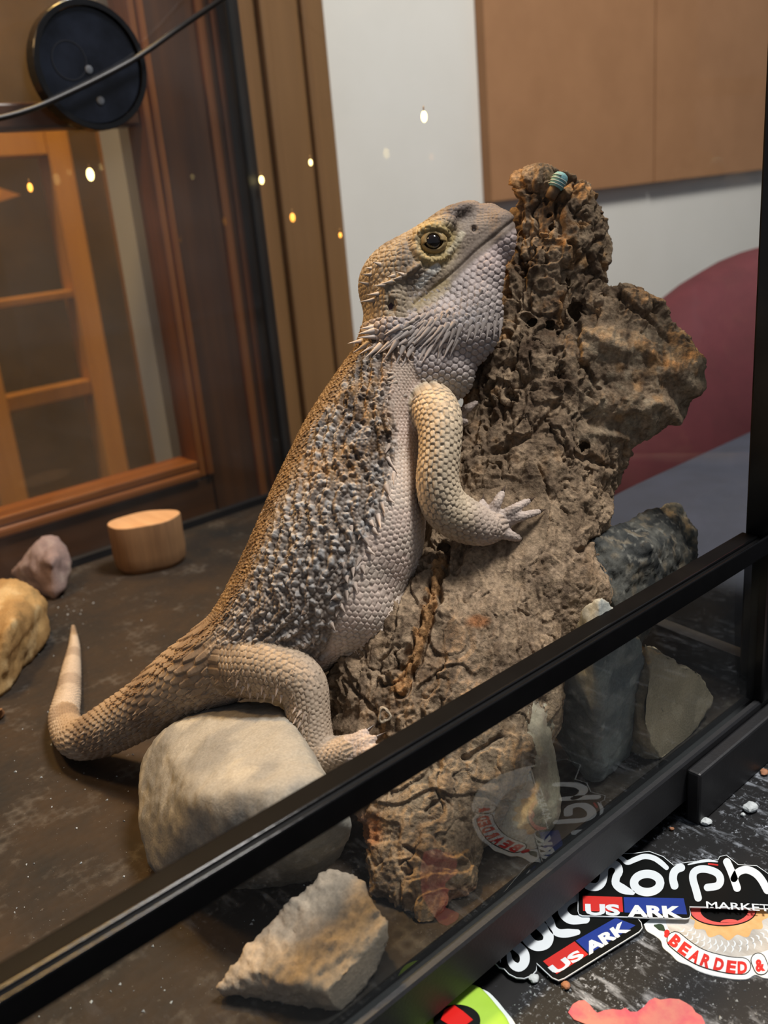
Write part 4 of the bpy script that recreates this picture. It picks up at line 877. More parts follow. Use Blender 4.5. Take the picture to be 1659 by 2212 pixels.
# ================================================================== bearded dragon
dr = Body()
def row(px, py, w, r): s = (D0 + w * KPX) / D0; return (*L(px, py, w), r * s)
tail = []
for px, py, r in [(158, 1352, 4), (160, 1395, 11), (155, 1440, 18), (147, 1500, 25), (139, 1555, 31)]:
    wq = w_floor(px, py, r * .00026 + .0008); tail.append(row(px, py, wq, r))
spn = tail + [row(163, 1595, 262, 38), row(205, 1588, 222, 46), row(252, 1565, 180, 53), row(323, 1523, 120, 60), row(400, 1474, 62, 75), row(465, 1438, 10, 86), row(545, 1385, -22, 104), row(640, 1312, -12, 150),
              row(715, 1205, 0, 172), row(750, 1095, 12, 160), row(785, 965, 25, 133), row(825, 868, 35, 112), row(862, 790, 40, 98), row(890, 715, 42, 88)]
spn = spline(spn, 110); spn[:, 3] = np.maximum(spn[:, 3], 3.5)
dr.chain('spine', spn, 10)
dr.ell('spine', L(835, 1130, -20), (72, 150, 120), 40); dr.ell('spine', L(760, 1310, -40), (100, 95, 110), 40)   # belly
# --- right arm
arm = spline([row(935, 880, -50, 52), row(950, 915, -88, 46), row(950, 975, -108, 42), row(945, 1040, -112, 43), row(962, 1095, -100, 47), row(1005, 1125, -92, 45), row(1045, 1140, -82, 35), row(1068, 1136, -72, 27)], 26)
dr.chain('arm', arm, 16)
dr.ell('hand', L(1068, 1130, -68), (34, 30, 17), 14)
FING = [[(1045, 1112, -74, 11), (1041, 1098, -78, 9), (1043, 1084, -68, 7)], [(1062, 1108, -72, 11), (1074, 1085, -80, 9), (1085, 1064, -64, 7)], [(1082, 1116, -70, 11), (1112, 1098, -80, 9), (1142, 1082, -60, 7)],
        [(1090, 1128, -68, 11), (1128, 1116, -78, 9), (1164, 1105, -56, 7)], [(1080, 1148, -72, 13), (1100, 1156, -76, 10), (1121, 1163, -62, 8)]]
for f_ in FING: dr.chain('hand', spline([row(*q_) for q_ in f_], 8), 7)
# --- left arm, mostly hidden
dr.chain('arm2', [row(900, 900, 110, 44), row(950, 925, 110, 34), row(985, 900, 66, 22)], 14)
dr.chain('hand2', [row(985, 898, 60, 14), row(1010, 882, 36, 9), row(1028, 870, 38, 7)], 7); dr.chain('hand2', [row(980, 912, 50, 12), row(1006, 911, 34, 8)], 7)
# --- right hind leg
leg = spline([row(528, 1432, -70, 74), row(575, 1438, -112, 66), row(625, 1458, -142, 55), row(656, 1482, -152, 48), row(664, 1530, -156, 45), row(671, 1585, -162, 44), row(688, 1630, -172, 40), row(730, 1628, -186, 33), row(756, 1618, -194, 28)], 30)
dr.chain('leg', leg, 18)
TOES = [[(745, 1610, -196, 15), (768, 1598, -204, 12), (790, 1581, -200, 9)], [(755, 1622, -200, 15), (785, 1606, -214, 11), (810, 1594, -216, 8)], [(758, 1632, -204, 15), (795, 1624, -226, 10), (830, 1612, -232, 8)], [(745, 1640, -200, 14), (780, 1652, -222, 10), (810, 1650, -230, 8)]]
for f_ in TOES: dr.chain('foot', spline([row(*q_) for q_ in f_], 6), 8)
# --- far hind leg, tucked behind the trunk
dr.chain('leg2', [row(560, 1380, 60, 70), row(640, 1330, 150, 46), row(690, 1385, 165, 32), row(720, 1400, 160, 20)], 14)
# --- head
hx = np.array([.88, -.475, 0.]); hy = np.array([.475, .88, 0.]); hz = np.array([0, 0, 1.]); HA = np.stack([hx, hy, hz])
dr.ell('head', L(878, 596, 42), (112, 82, 104), 24, HA)
dr.cone('head', L(935, 560, 42), L(1066, 494, 44), 76, 42, 24); dr.ell('head', L(1076, 486, 44), (36, 26, 46), 16, HA)
dr.cone('head', L(915, 640, 42), L(1070, 536, 44), 76, 40, 20); dr.ell('head', L(1076, 516, 44), (36, 38, 46), 16, HA); dr.ell('head', L(1044, 596, 44), (44, 46, 60), 24)
dr.ell('head', L(850, 672, 42), (62, 78, 108), 28)                                   # jowl
dr.ell('head', L(936, 500, -22), (56, 24, 32), 16, HA); dr.ell('head', L(996, 466, 100), (52, 28, 32), 26, HA)   # brows
dr.ell('head', L(965, 478, 42), (72, 24, 60), 18, HA); dr.ell('head', L(1030, 472, 60), (50, 22, 44), 24, HA)
dr.ell('beard', L(950, 722, 42), (122, 92, 112), 24); dr.ell('beard', L(1012, 672, 44), (74, 92, 86), 30); dr.ell('beard', L(922, 796, 30), (90, 72, 92), 16); dr.ell('beard', L(968, 805, 34), (58, 62, 76), 18)
dr.ell('beard', L(846, 728, 42), (56, 40, 108), 36)
dr.ell('head', L(936, 526, -52), (30, 24, 18), -8, HA)                               # socket
dr.ell('head', L(845, 657, -74), (10, 19, 24), -3)                                   # ear
dr.ell('head', L(1024, 494, -8), (6, 7, 12), -2)                                      # nostril
V, Q = dr.mesh(4.0, 30)
me = subdivided(V, Q, 1, 2); V, N = get_vn(me); PX, PY = l2px(V); nv = len(V)
# --- which region does each vertex belong to
groups = ['spine', 'arm', 'hand', 'leg', 'foot', 'head', 'beard', 'arm2', 'hand2', 'leg2']
Vf = V.astype(np.float32); GD = np.full((len(groups), nv), 1e6, np.float32)
for g, fn, a, b, k in dr.p:
    if k > 0:
        mk = np.where(((Vf > a - 40) & (Vf < b + 40)).all(1))[0]
        if len(mk): gi = groups.index(g); GD[gi, mk] = np.minimum(GD[gi, mk], fn(Vf[mk]))
reg = GD.argmin(0)
G = {g: reg == i for i, g in enumerate(groups)}
def curve_param(P, C):                                  # arc length, angle about a curve, radius
    A, B_ = C[:-1, :3], C[1:, :3]; best = np.full(len(P), 1e9); seg = np.zeros(len(P), int); tt = np.zeros(len(P))
    for i in range(len(A)):
        d = B_[i] - A[i]; t = np.clip((P - A[i]) @ d / (d @ d), 0, 1); q = ((P - A[i] - t[:, None] * d) ** 2).sum(1); m_ = q < best
        best[m_] = q[m_]; seg[m_] = i; tt[m_] = t[m_]
    ln = np.linalg.norm(B_ - A, axis=1); cum = np.concatenate([[0], np.cumsum(ln)])
    rad = C[seg, 3] * (1 - tt) + C[seg + 1, 3] * tt; s = cum[seg] + tt * ln[seg]
    cen = A[seg] + tt[:, None] * (B_ - A)[seg]; T_ = ((B_ - A) / ln[:, None])[seg]
    conf = np.concatenate([[0], np.cumsum(ln / np.maximum(.5 * (C[:-1, 3] + C[1:, 3]), 14))]); cs = conf[seg] + tt * (conf[seg + 1] - conf[seg])
    return s, cs, rad, P - cen, T_
H = np.zeros(nv); C = np.tile(s2l((150, 134, 116)), (nv, 1)); tone = fbm(V / 60, 4, 3); ton2 = fbm(V / 22, 3, 7)
# --- trunk and tail
I = np.where(G['spine'] | G['leg2'])[0]; s, cs, rad, off, T_ = curve_param(V[I], spn)
dors = np.cross(T_, np.array([0, 0, 1.])); dors /= np.linalg.norm(dors, axis=1)[:, None] + 1e-9            # in-plane, points to the back
lat = np.cross(dors, T_); lat *= np.sign((lat @ np.array([0, 0, -1.])))[:, None]
sgn = np.sign((dors * np.array([-.8, -.6, 0])).sum(1)); dors *= sgn[:, None]
th = np.arctan2((off * lat).sum(1), (off * dors).sum(1)); phi = np.degrees(np.abs((th - math.radians(14) + math.pi) % (2 * math.pi) - math.pi))
R0 = 150.; A_ = cs * R0; B_ = th * R0; PXi, PYi = PX[I], PY[I]
stot = s.max(); shoulder = sstep(1010, 860, PYi) * sstep(640, 720, PXi); tailz = sstep(500, 430, PXi) * sstep(1300, 1360, PYi)
warp = fbm(V[I] / 80, 2, 11); belly = sstep(94, 112, phi + warp * 12 - 12 * tailz); dorsal = sstep(40, 20, phi + warp * 10)
latline = [(850, 985), (835, 1050), (812, 1110), (793, 1180), (772, 1240), (752, 1300), (735, 1350), (715, 1400), (690, 1440)]
lx, ly = [q_[0] for q_ in latline], [q_[1] for q_ in latline]
xl = np.interp(PYi, ly, lx); near = sstep(760, 800, PYi) * sstep(1450, 1400, PYi) * (V[I, 2] < 60)
belly = np.where(near > .5, sstep(-14, 14, PXi - xl + warp * 14), belly)
# belly: neat small plates in rows
cb_ = 10.2; f1, f2, idb, da = vor2(A_ / cb_, B_ / cb_ * 1.05, 5, .16); eb = f2 - f1
Hb = 2.0 * sstep(0, .35, eb) + .6 * (1 - f1 * f1) + da * .9
# flank: uneven granules and cones on folds
cf = 8.0; wa = fbm(V[I] / 36, 2, 13) * .6
f1f, f2f, idf, daf = vor2(A_ / cf + wa, B_ / cf - wa, 9, .5); ef = f2f - f1f
g1, g2, idg, dag = vor2(A_ / 16.5 + wa * .5, B_ / 16.5 - wa * .5, 10, .6); bump_ = np.clip(1 - (g1 / (.30 + .12 * idg)) ** 2, 0, 1) ** .7 * (idg > .38)
Hf = (1.9 + 2.2 * idf) * np.clip(1 - (f1f / .6) ** 2, 0, 1) ** .7 + (2.5 + 3.5 * idg) * bump_
fold = np.sin(2 * math.pi * ((B_ + .36 * A_) / 29 + fbm(V[I] / 70, 3, 15) * 1.0)); folda = (1 - belly) * (1 - dorsal) * (1 - .75 * tailz)
fd = sstep(-.35, .65, fold)
# back: pointed keeled scales
cd_ = 10.0; f1d, f2d, idd, dad = vor2(A_ / cd_, B_ / cd_, 21, .4); Hd = 4.2 * np.clip(.5 - dad, 0, 1) * sstep(0, .3, f2d - f1d) + 1.5 * idd
# tail: keeled rings
ct = 15.0; f1t, f2t, idt, dat = vor2(s / (11 + rad * .09), B_ / 24, 25, .2); Ht = (1.2 + rad * .045) * (sstep(0, .3, f2t - f1t) * (1.1 - 1.3 * (dat + .5)) + .4)
mixh = Hf * (1 - belly) * (1 - dorsal) + Hb * belly + Hd * dorsal * (1 - belly); mixh = mixh * (1 - tailz) + Ht * tailz
mixh += folda * (fd * 7 - 4) * sstep(480, 560, PXi)
neckf = sstep(880, 800, PYi); H[I] = mixh
cbel = mixc(np.tile(s2l((204, 188, 172)), (len(I), 1)), s2l((158, 138, 122)), .4 * sstep(.22, .03, eb)); cbel = mixc(cbel, s2l((208, 184, 170)), .5 * sstep(0, .4, tone[I])); cbel *= (.9 + .2 * idb)[:, None]
cfl = mixc(np.tile(s2l((104, 91, 80)), (len(I), 1)), s2l((158, 150, 141)), sstep(.62, .25, f1f) * (.35 + .55 * idf)); cfl = mixc(cfl, s2l((162, 160, 157)), .8 * sstep(0, .6, bump_))
low = sstep(1180, 1400, PYi); cfl = mixc(cfl, s2l((146, 132, 118)), .35 * low)
yel = sstep(1120, 960, PYi + ton2[I] * 60) * sstep(-.15, .25, fbm(V[I] / 40, 3, 33)); cfl = mixc(cfl, s2l((150, 112, 58)), .6 * yel * (1 - .6 * sstep(-.1, .3, ton2[I])))
spot = sstep(.1, .3, fbm(V[I] / 26, 2, 35)) * sstep(1080, 960, PYi); cfl = mixc(cfl, s2l((48, 36, 30)), .8 * spot)
cdo = mixc(np.tile(s2l((124, 100, 70)), (len(I), 1)), s2l((76, 58, 42)), .35 * sstep(.2, .0, f2d - f1d)); cdo *= (.75 + .5 * idd)[:, None]; cdo = mixc(cdo, s2l((64, 48, 38)), .55 * sstep(.05, .4, tone[I]))
cta = mixc(np.tile(s2l((172, 154, 132)), (len(I), 1)), s2l((104, 88, 72)), .35 * sstep(.25, .02, f2t - f1t) + .25 * sstep(.1, .4, tone[I])); cta = mixc(cta, s2l((142, 114, 80)), .55 * sstep(60, 20, phi)); cta = mixc(cta, s2l((190, 174, 156)), .5 * sstep(90, 125, phi))
band = sstep(.2, .6, np.sin(s / 34.) + .4 * tone[I]) * sstep(560, 420, PXi); cta = mixc(cta, s2l((104, 84, 68)), .4 * band)
cc = mixc(mixc(cfl, cdo, dorsal), cbel, belly); C[I] = mixc(cc, cta, tailz)
thr = sstep(925, 880, PYi) * sstep(800, 850, PXi); C[I] = mixc(C[I], s2l((168, 146, 128)), .6 * thr)
# --- limbs
for nm, cv, cs_, tintc in [('arm', arm, 12.0, (186, 168, 142)), ('leg', leg, 9.5, (164, 146, 124)), ('arm2', arm, 12., (170, 150, 130))]:
    J = np.where(G[nm])[0]
    if not len(J): continue
    s, cs, rad, off, T_ = curve_param(V[J], cv); e1 = np.cross(T_, np.array([.2, .1, 1.])); e1 /= np.linalg.norm(e1, axis=1)[:, None]; e2 = np.cross(T_, e1); th = np.arctan2((off * e2).sum(1), (off * e1).sum(1))
    f1, f2, idc, da = vor2(s / (cs_ * 1.12), th * 43 / (cs_ * .86), 41, .12); e = f2 - f1
    H[J] = (2.0 * sstep(0, .28, e) + 2.2 * da + .8) * (1 if nm != 'leg' else .85)
    c_ = mixc(np.tile(s2l(tintc), (len(J), 1)), s2l((108, 88, 68)), .4 * sstep(.2, .02, e)); c_ *= (.86 + .28 * idc)[:, None]
    if nm == 'leg':
        c_ = mixc(c_, s2l((110, 94, 78)), .55 * sstep(-.05, .35, tone[J]) * sstep(660, 560, PX[J])); c_ = mixc(c_, s2l((176, 158, 140)), .45 * sstep(630, 680, PX[J]))
    else:
        c_ = mixc(c_, s2l((178, 160, 148)), .7 * sstep(1000, 1050, PX[J])); c_ = mixc(c_, s2l((140, 122, 108)), .4 * sstep(1080, 1130, PY[J]) * sstep(.0, .3, tone[J]))
    C[J] = c_
for nm in ('hand', 'foot', 'hand2'):
    J = np.where(G[nm])[0]; f1, f2, idc = vor3(V[J] / 7.5, 51, .5); H[J] = 1.3 * sstep(0, .3, f2 - f1)
    C[J] = mixc(np.tile(s2l((184, 168, 156)), (len(J), 1)), s2l((130, 112, 100)), .25 * sstep(.2, .02, f2 - f1)) * (.9 + .2 * idc)[:, None]
# --- head and throat
J = np.where(G['head'] | G['beard'])[0]; P = V[J]; px, py = PX[J], PY[J]
u_ = (px - 850) * .88 - (py - 640) * .475; v_ = (px - 850) * .475 + (py - 640) * .88       # along the skull, across it
mouth = [(1112, 476), (1090, 492), (1064, 513), (1025, 546), (997, 574), (964, 602), (928, 630), (897, 655)]
dm = seg_dist(px, py, mouth); side = sstep(70, 20, P[:, 2])
tml = np.interp(px, [q_[0] for q_ in mouth][::-1], [q_[1] for q_ in mouth][::-1]); below = sstep(-2, 6, py - tml) * sstep(870, 900, px)
f1, f2, idh = vor3(P / 12.0 + fbm(P / 50, 2, 55)[:, None] * .3, 61, .55); e = f2 - f1
fs1, fs2, ids = vor3(P / 8.0, 65, .5); es = fs2 - fs1
ux2, vy2 = px * .80 + py * .60, -px * .60 + py * .80
fb1, fb2, idb2, dab = vor2(ux2 / 14.5, vy2 / 13.0, 67, .14); ebd = fb2 - fb1
bz = np.maximum(below * sstep(8, 26, py - tml), G['beard'][J] * 1.0 * sstep(640, 690, py)); bz = np.clip(bz, 0, 1)
snout = sstep(960, 1030, px) * (1 - bz)
hh_ = (1 - bz) * ((1 - snout) * 2.6 * sstep(0, .3, e) + snout * 1.2 * sstep(0, .3, es)) + bz * (3.6 * sstep(0, .32, ebd) + 1.0 - dab * 1.5)
hh_ -= side * 9 * np.exp(-(dm / 3.6) ** 2); hh_ += side * 3 * np.exp(-((dm - 9) / 5) ** 2)
lips = side * sstep(26, 14, dm) ; hh_ = hh_ * (1 - .6 * lips) + lips * .8
# furrow under the eye, orbit ring, cheek ridge
de = np.hypot((px - 936) * .95, py - 526); hh_ += side * 5 * np.exp(-((de - 37) / 7) ** 2) - side * 4 * np.exp(-((de - 50) / 6) ** 2) * sstep(500, 540, py)
ridge = seg_dist(px, py, [(905, 570), (880, 592), (855, 608), (832, 618)]); hh_ += side * 7 * np.exp(-(ridge / 7) ** 2)
pit = np.exp(-((px - 845) / 10) ** 2 - ((py - 657) / 18) ** 2) * side
H[J] = hh_
c_ = mixc(np.tile(s2l((150, 134, 112)), (len(J), 1)), s2l((112, 96, 78)), .4 * sstep(.2, .02, e)); c_ = mixc(c_, s2l((104, 92, 82)), .65 * sstep(-.05, .3, tone[J]))
c_ = mixc(c_, s2l((122, 108, 100)), .6 * snout); c_ = mixc(c_, s2l((92, 82, 78)), .7 * sstep(40, 16, np.hypot(px - 990, (py - 455) * 1.2)))
c_ = mixc(c_, s2l((168, 146, 92)), .75 * sstep(62, 38, de) * sstep(880, 920, px)); c_ = mixc(c_, s2l((206, 194, 166)), .7 * sstep(10, 3, seg_dist(px, py, [(998, 505), (985, 527), (970, 545)])))
c_ = mixc(c_, s2l((206, 200, 188)), 1.0 * sstep(11, 6, seg_dist(px, py, [(945, 577), (920, 598), (906, 615)])))
cb2 = mixc(np.tile(s2l((176, 164, 158)), (len(J), 1)), s2l((112, 100, 94)), .4 * sstep(.2, .02, ebd)); cb2 *= (.9 + .2 * idb2)[:, None]
pink = sstep(960, 1040, px) * sstep(640, 540, py); cb2 = mixc(cb2, s2l((186, 166, 160)), .6 * pink); cb2 = mixc(cb2, s2l((150, 150, 152)), .45 * sstep(-.1, .3, tone[J]) * sstep(640, 700, py)); cb2 = mixc(cb2, s2l((196, 184, 166)), .6 * sstep(790, 830, py))
c_ = mixc(c_, cb2, bz); c_ = mixc(c_, s2l((150, 130, 80)), .5 * side * sstep(22, 8, seg_dist(px, py, [(960, 618), (930, 645), (905, 662)])))
C[J] = c_
C *= (1 + .12 * fbm(V / 5, 2, 77))[:, None]
V2 = V + N * (H - 1.5)[:, None]
Wd = l2w(V2); Wd[:, 2] = np.maximum(Wd[:, 2], .0006); Wd = press_out(Wd, [LOGT, bvh_of(boulder)]); set_v(me, Wd); set_col(me, np.clip(C, .003, 1)); me.name = 'skin'
M_SKIND = mat_vcol('reptile_skin', rough=.62, nscale=1500, namp=.16, bump=.25, bdist=.0002, spec=.3)
dragon = empty('bearded_dragon', W(640, 1600, 0)); dragon.location.z = 0; WM[dragon.name] = dragon.matrix_basis.copy()
tag(dragon, 'bearded dragon lizard climbing the cork log with head raised', 'lizard')
skin = link('skin', me, M_SKIND, dragon)
tris = BVHTree.FromPolygons([Vector(v) for v in Wd.tolist()], [tuple(p_.vertices) for p_ in me.polygons])
def hit(px, py):
    d = ray(px, py); d = d / np.linalg.norm(d); r = tris.ray_cast(Vector(CAM), Vector(d)); return r[0], r[1]
# --- spines: one curved cone, copied
def cone_mesh(name, curve=.25, n=8, flat=.75):
    V = []; F = []; prof = [(0, 1.0), (.15, .86), (.4, .55), (.7, .25), (.9, .09)]
    for t, r in prof:
        for k in range(n): a_ = 2 * math.pi * k / n; V.append((math.cos(a_) * r, math.sin(a_) * r * flat + curve * t * t, t))
    V.append((0, curve, 1.0)); m_ = len(prof)
    for i in range(m_ - 1):
        for k in range(n): F.append((i * n + k, i * n + (k + 1) % n, (i + 1) * n + (k + 1) % n, (i + 1) * n + k))
    F += [((m_ - 1) * n + k, (m_ - 1) * n + (k + 1) % n, m_ * n) for k in range(n)]
    me = pydata(name, V, F); me.polygons.foreach_set('use_smooth', np.ones(len(me.polygons), bool)); return me
M_SPB = mat('pale_beard_spine', (170, 158, 150), (196, 184, 174), rough=.5, scale=700, bump=.1)
M_SPH = mat('grey_head_spine', (150, 138, 126), (180, 166, 150), rough=.5, scale=700, bump=.1)
M_SPL = mat('cream_flank_spine', (176, 158, 142), (200, 182, 166), rough=.5, scale=700, bump=.1)
SPM = {}
for nm, mt_ in (('beard_spine', M_SPB), ('head_spine', M_SPH), ('flank_spine', M_SPL)):
    SPM[nm] = cone_mesh(nm); SPM[nm].materials.append(mt_)
def frame(d, n):
    z = d.normalized(); y = (n - z * n.dot(z)); y = y.normalized() if y.length > 1e-6 else z.orthogonal().normalized(); x = y.cross(z)
    return Matrix(((x.x, y.x, z.x), (x.y, y.y, z.y), (x.z, y.z, z.z))).to_4x4()
def spine_obj(nm, P, d, n, ln, r):
    M = Matrix.Translation(P - n * r * .5) @ frame(d, -n) @ Matrix.Diagonal((r, r, ln, 1)); o = bpy.data.objects.new(nm, SPM[nm]); COL.objects.link(o); return place(o, M, skin)
def px_dir(dx, dy, out, n): return (Vector(RT) * dx - Vector(UP) * dy).normalized() * (1 - out) + n * out
rg = random.Random(3)
def spine_px(nm, b, t, wid, out=.18):
    P, n = hit(*b)
    if P is None: return
    dx, dy = t[0] - b[0], t[1] - b[1]; ln = math.hypot(dx, dy) * KPX * ((P - Vector(CAM)).dot(Vector(FW)) / D0)
    spine_obj(nm, P, px_dir(dx, dy, out, n), n, ln * 1.08, wid * KPX)
c3 = lambda x, y: (720 + x / 3.607, 380 + y / 3.607)
fringe = [((215, 1290), (110, 1312)), ((275, 1310), (162, 1375)), ((325, 1315), (208, 1402)), ((365, 1330), (245, 1420)), ((420, 1330), (298, 1418)), ((490, 1318), (372, 1430)), ((550, 1340), (465, 1478)), ((605, 1350), (526, 1495)), ((655, 1335), (590, 1497)),
          ((705, 1340), (660, 1472)), ((765, 1310), (700, 1465)), ((800, 1320), (752, 1440)), ((840, 1310), (800, 1440)), ((900, 1290), (868, 1430)), ((940, 1300), (905, 1420)), ((310, 1255), (190, 1270)), ((300, 1220), (180, 1235)), ((305, 1190), (215, 1190))]
for b, t in fringe: spine_px('beard_spine', c3(b[0] + 12, b[1] - 14), c3(*t), 8.0, .2)
nb = 0
for r_i in range(8):                                   # rows of shorter spines over the throat
    t = r_i / 7
    for k in range(19):
        x = 862 + k * 12.2 + (r_i % 2) * 6.3 + rg.uniform(-2, 2); yb = 735 - r_i * 15.5 - (x - 868) * .20 + rg.uniform(-2, 2)
        if x > 1083 - max(0, yb - 700) * .5 or yb < 620: continue
        if x < 882 and yb < 690: continue
        f_ = (x - 868) / 210; dx, dy = -.85 + .75 * f_, .55 + .4 * f_; ln = (44 - 26 * t) * (1 - .25 * f_) * rg.uniform(.85, 1.15); q_ = math.hypot(dx, dy)
        spine_px('beard_spine', (x, yb), (x + dx / q_ * ln, yb + dy / q_ * ln), 8.2 - 2.0 * t, .14); nb += 1
for b, t in [((300, 720), (245, 714)), ((290, 775), (220, 764)), ((275, 845), (190, 824)), ((345, 915), (250, 936)), ((320, 968), (198, 981)), ((395, 848), (312, 862)), ((460, 830), (372, 832)), ((530, 800), (450, 800)), ((545, 760), (478, 752)), ((480, 775), (420, 790)), ((365, 690), (300, 668)), ((660, 1080), (590, 1092)), ((640, 1130), (560, 1150)), ((610, 1180), (530, 1205)), ((590, 1235), (515, 1260)),
             ((480, 1570), (398, 1590)), ((500, 1610), (420, 1620)), ((520, 1660), (455, 1680)), ((470, 1530), (410, 1545)), ((570, 1700), (520, 1735)), ((640, 1725), (600, 1760))]:
    spine_px('head_spine', c3(*b), c3(*t), 6.0, .3)
c6 = lambda x, y: (400 + x / 2.765, 800 + y / 2.765)
flank = [((1215, 440), (1215, 520)), ((1215, 520), (1222, 640)), ((1240, 620), (1255, 700)), ((1200, 690), (1225, 770)), ((1210, 760), (1250, 800)), ((1120, 800), (1100, 845)), ((1150, 860), (1178, 965)), ((1060, 965), (1025, 1018)), ((1120, 950), (1165, 990)), ((1010, 1060), (970, 1095)),
         ((1090, 1070), (1140, 1110)), ((1040, 1120), (1022, 1190)), ((950, 1150), (940, 1190)), ((1060, 1170), (1068, 1225)), ((940, 1250), (915, 1285)), ((1015, 1270), (1018, 1340)), ((860, 1290), (845, 1330)), ((960, 1320), (985, 1375)), ((895, 1350), (865, 1378)), ((935, 1400), (948, 1455)),
         ((880, 1510), (885, 1565)), ((820, 1580), (808, 1615)), ((770, 1610), (765, 1650)), ((725, 1640), (705, 1660)), ((665, 1660), (655, 1680)), ((830, 1500), (815, 1515)), ((700, 1440), (690, 1465)), ((600, 1520), (590, 1540)), ((1135, 740), (1110, 775)), ((1180, 830), (1200, 880)), ((990, 930), (1000, 970)), ((1080, 1010), (1100, 1060)), ((1000, 1180), (1010, 1240)),
         ((960, 1230), (970, 1270)), ((1105, 900), (1130, 940)), ((1165, 790), (1215, 850)), ((905, 1440), (900, 1480)), ((1215, 300), (1190, 312)), ((910, 1180), (890, 1200))]
for k, (x, y) in enumerate([(524, 1484), (541, 1494), (556, 1499), (572, 1500), (590, 1502), (607, 1502), (512, 1470), (536, 1478), (566, 1484), (598, 1488)]): spine_px('flank_spine', (x, y), (x - 2 + k % 3, y + 19 - (k % 4)), 5.0, .3)
for k in range(14): spine_px('flank_spine', (640 + (k % 3) * 9, 1528 + k * 8.5), (632 + (k % 3) * 9, 1543 + k * 8.5), 4.6, .35)
for b, t in flank: spine_px('flank_spine', c6(*b), c6(*t), 7.0, .4)
# --- small spines of back, tail and legs: joined
V = []; F = []
cm = cone_mesh('tmp_cone', .2, 6); CV = np.array([v.co[:] for v in cm.vertices]); CF = [tuple(p_.vertices) for p_ in cm.polygons]
def small(px, py, dx, dy, ln, r, out=.4):
    P, n = hit(px, py)
    if P is None: return
    k = (P - Vector(CAM)).dot(Vector(FW)) / D0; M = np.array((Matrix.Translation(P - n * r * KPX * .4) @ frame(px_dir(dx, dy, out, n), -n) @ Matrix.Diagonal((r * KPX * k, r * KPX * k, ln * KPX * k, 1))))
    b0 = len(V); V.extend((CV @ M[:3, :3].T + M[:3, 3]).tolist()); F.extend([tuple(b0 + i for i in f_) for f_ in CF])
back = spline([(768, 752), (716, 836), (655, 938), (606, 1030), (566, 1130), (527, 1220), (487, 1306), (452, 1348), (388, 1400), (306, 1470), (232, 1522)], 200)
for i, (x, y) in enumerate(back):
    t = back[min(i + 1, 199)] - back[max(i - 1, 0)]; t /= np.linalg.norm(t); nrm = np.array([-abs(t[1]), -abs(t[0])])
    for k in range(2):
        o_ = 2 + k * 11 + rg.uniform(-2, 3); small(x - nrm[0] * o_, y - nrm[1] * o_, t[0] * .9 + nrm[0] * .4, t[1] * .9 + nrm[1] * .4, rg.uniform(5, 8), 3.4, .45)
sp_ = link('back_spines', pydata('back_spines', V, F), mat('brown_back_spine', (136, 104, 68), (110, 80, 50), rough=.6, scale=500, bump=0), skin); tag(sp_, 'tiny brown spines along the back', kind='stuff'); V = []; F = []
for k in range(110):                                   # thigh and shank
    if k < 60: x, y = rg.uniform(505, 640), rg.uniform(1440, 1512)
    else: x, y = rg.uniform(622, 670), rg.uniform(1520, 1650)
    small(x, y, -.35, .9, rg.uniform(6, 11) * (1.4 if y > 1490 and k < 60 else 1), 3.6, .35)
for k in range(190):                                   # tail
    t = rg.random(); x = 180 + 330 * t; y0 = np.interp(x, [180, 250, 340, 430, 520], [1560, 1545, 1510, 1470, 1420]); y1 = np.interp(x, [180, 250, 340, 430, 520], [1625, 1615, 1575, 1538, 1505]); y = y0 + (y1 - y0) * rg.random() ** .6
    small(x, y, -.85, .5, rg.uniform(7, 13), 4.2, .3)
for k in range(50): small(rg.uniform(560, 740), rg.uniform(1000, 1420), -.4, .8, rg.uniform(4, 8), 2.0, .5)
sp_ = link('small_spines', pydata('small_spines', V, F), mat('dun_small_spine', (158, 140, 120), (134, 116, 98), rough=.6, scale=500, bump=0), skin); tag(sp_, 'tiny spines of tail, legs and flank', kind='stuff')
# --- claws
M_CLAW = mat('dark_claw', (86, 70, 58), (60, 48, 40), rough=.35, scale=400, bump=0)
CLM = cone_mesh('claw', .35); CLM.materials.append(M_CLAW)
for f_ in FING + TOES:
    a_, b_ = Vector(W(*f_[1][:3])), Vector(W(*f_[2][:3])); d = (b_ - a_).normalized(); o = bpy.data.objects.new('claw', CLM); COL.objects.link(o)
    place(o, Matrix.Translation(b_ + d * .0008) @ frame(d + Vector(FW) * .35, Vector(-FW)) @ Matrix.Diagonal((.0009, .0009, .0042, 1)), skin)
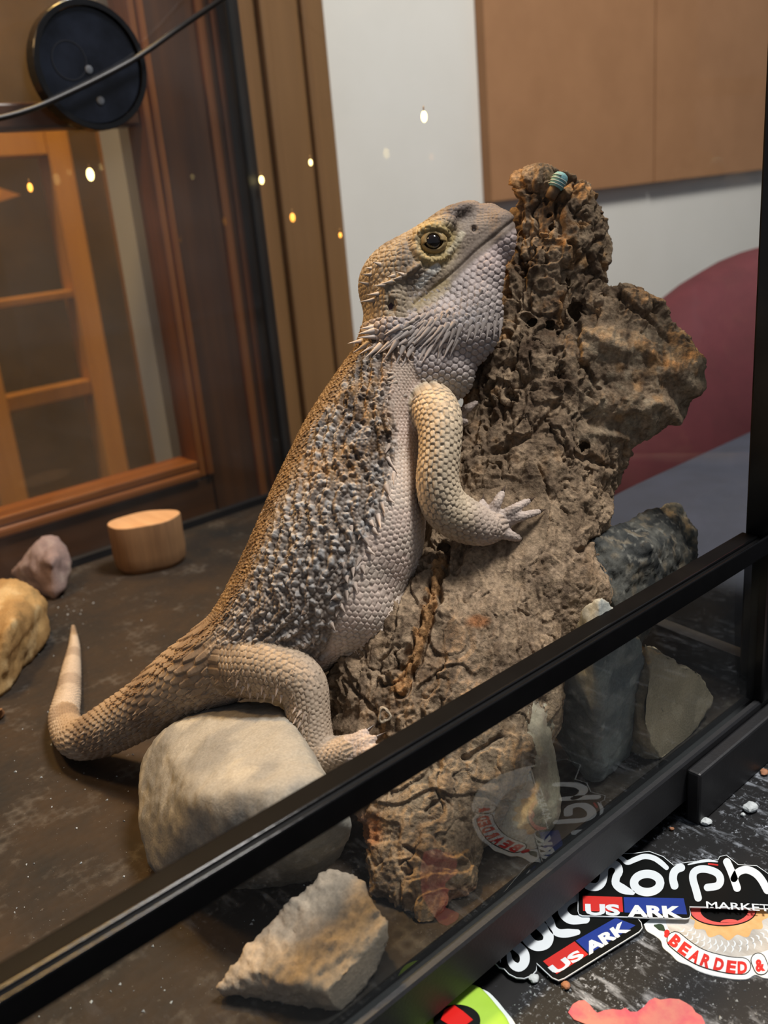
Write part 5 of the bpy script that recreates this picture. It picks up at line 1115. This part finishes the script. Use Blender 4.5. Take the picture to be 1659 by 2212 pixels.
# --- eye
ec = W(935, 523, -34); M_EYE = mat('dark_eye', (16, 9, 6), (22, 12, 8), rough=.08, bump=0, spec=.8); M_IRIS = mat('amber_iris', (110, 78, 34), (84, 56, 24), rough=.25, scale=800, bump=0)
M_LID = mat('amber_eyelid', (168, 142, 92), (146, 120, 76), rough=.5, scale=900, bump=.3, bdist=.0003)
bm = bmesh.new(); bmesh.ops.create_uvsphere(bm, u_segments=32, v_segments=20, radius=22.5 * KPX, matrix=Matrix.Translation(Vector(ec))); eye = link('eye', bm_mesh('eye', bm), M_IRIS, dragon); eye['label'] = 'dark glossy eye with amber rim'
bm = bmesh.new(); bmesh.ops.create_uvsphere(bm, u_segments=28, v_segments=18, radius=18 * KPX, matrix=Matrix.Translation(Vector(W(935, 522, -43)))); link('pupil', bm_mesh('pupil', bm), M_EYE, eye)
ER = Vector(RT); EU = Vector(UP); EF = Vector(-FW); ecv = Vector(ec)
def lid(name, a0, a1, open0, mt, parent):              # a spherical shell strip over the ball
    V = []; F = []; n, m_ = 28, 7
    for j in range(m_):
        q_ = j / (m_ - 1)
        for i in range(n):
            t = a0 + (a1 - a0) * i / (n - 1); el = math.radians(open0 + (95 - open0) * q_); rr = (25.0 + 2.5 * math.sin(q_ * math.pi) - .8 * q_) * KPX
            V.append(ecv + (ER * math.cos(t) * 1.12 + EU * math.sin(t)) * math.sin(el) * rr + EF * math.cos(el) * rr * .92)
    for j in range(m_ - 1):
        for i in range(n - 1): F.append((j * n + i, j * n + i + 1, (j + 1) * n + i + 1, (j + 1) * n + i))
    o = link(name, pydata(name, V, F), mt, parent); s_ = o.modifiers.new('thick', 'SOLIDIFY'); s_.thickness = .0005; s_.offset = 0; return o
lid('upper_eyelid', math.radians(-5), math.radians(205), 31, M_LID, eye); lid('lower_eyelid', math.radians(185), math.radians(378), 50, M_LID, eye)
P, n = hit(845, 657); bm = bmesh.new(); bmesh.ops.create_uvsphere(bm, u_segments=20, v_segments=12, radius=1.0, matrix=Matrix.Translation(P) @ frame(Vector(UP), -Vector(FW)) @ Matrix.Diagonal((8.5 * KPX, 2 * KPX, 17 * KPX, 1)))
eo_ = link('ear_opening', bm_mesh('ear_opening', bm), mat('maroon_eardrum', (70, 36, 38), (58, 30, 32), rough=.5, bump=0), skin); eo_['label'] = 'dark oval ear opening'
for k, (x, y) in enumerate([(1024, 497)]):
    bm = bmesh.new(); P, n = hit(x, y); bmesh.ops.create_uvsphere(bm, u_segments=12, v_segments=8, radius=4.2 * KPX, matrix=Matrix.Translation(P + Vector(FW) * .0004)); link('nostril', bm_mesh('nostril', bm), mat('nostril_grey', (150, 142, 136), rough=.4, bump=0), skin)
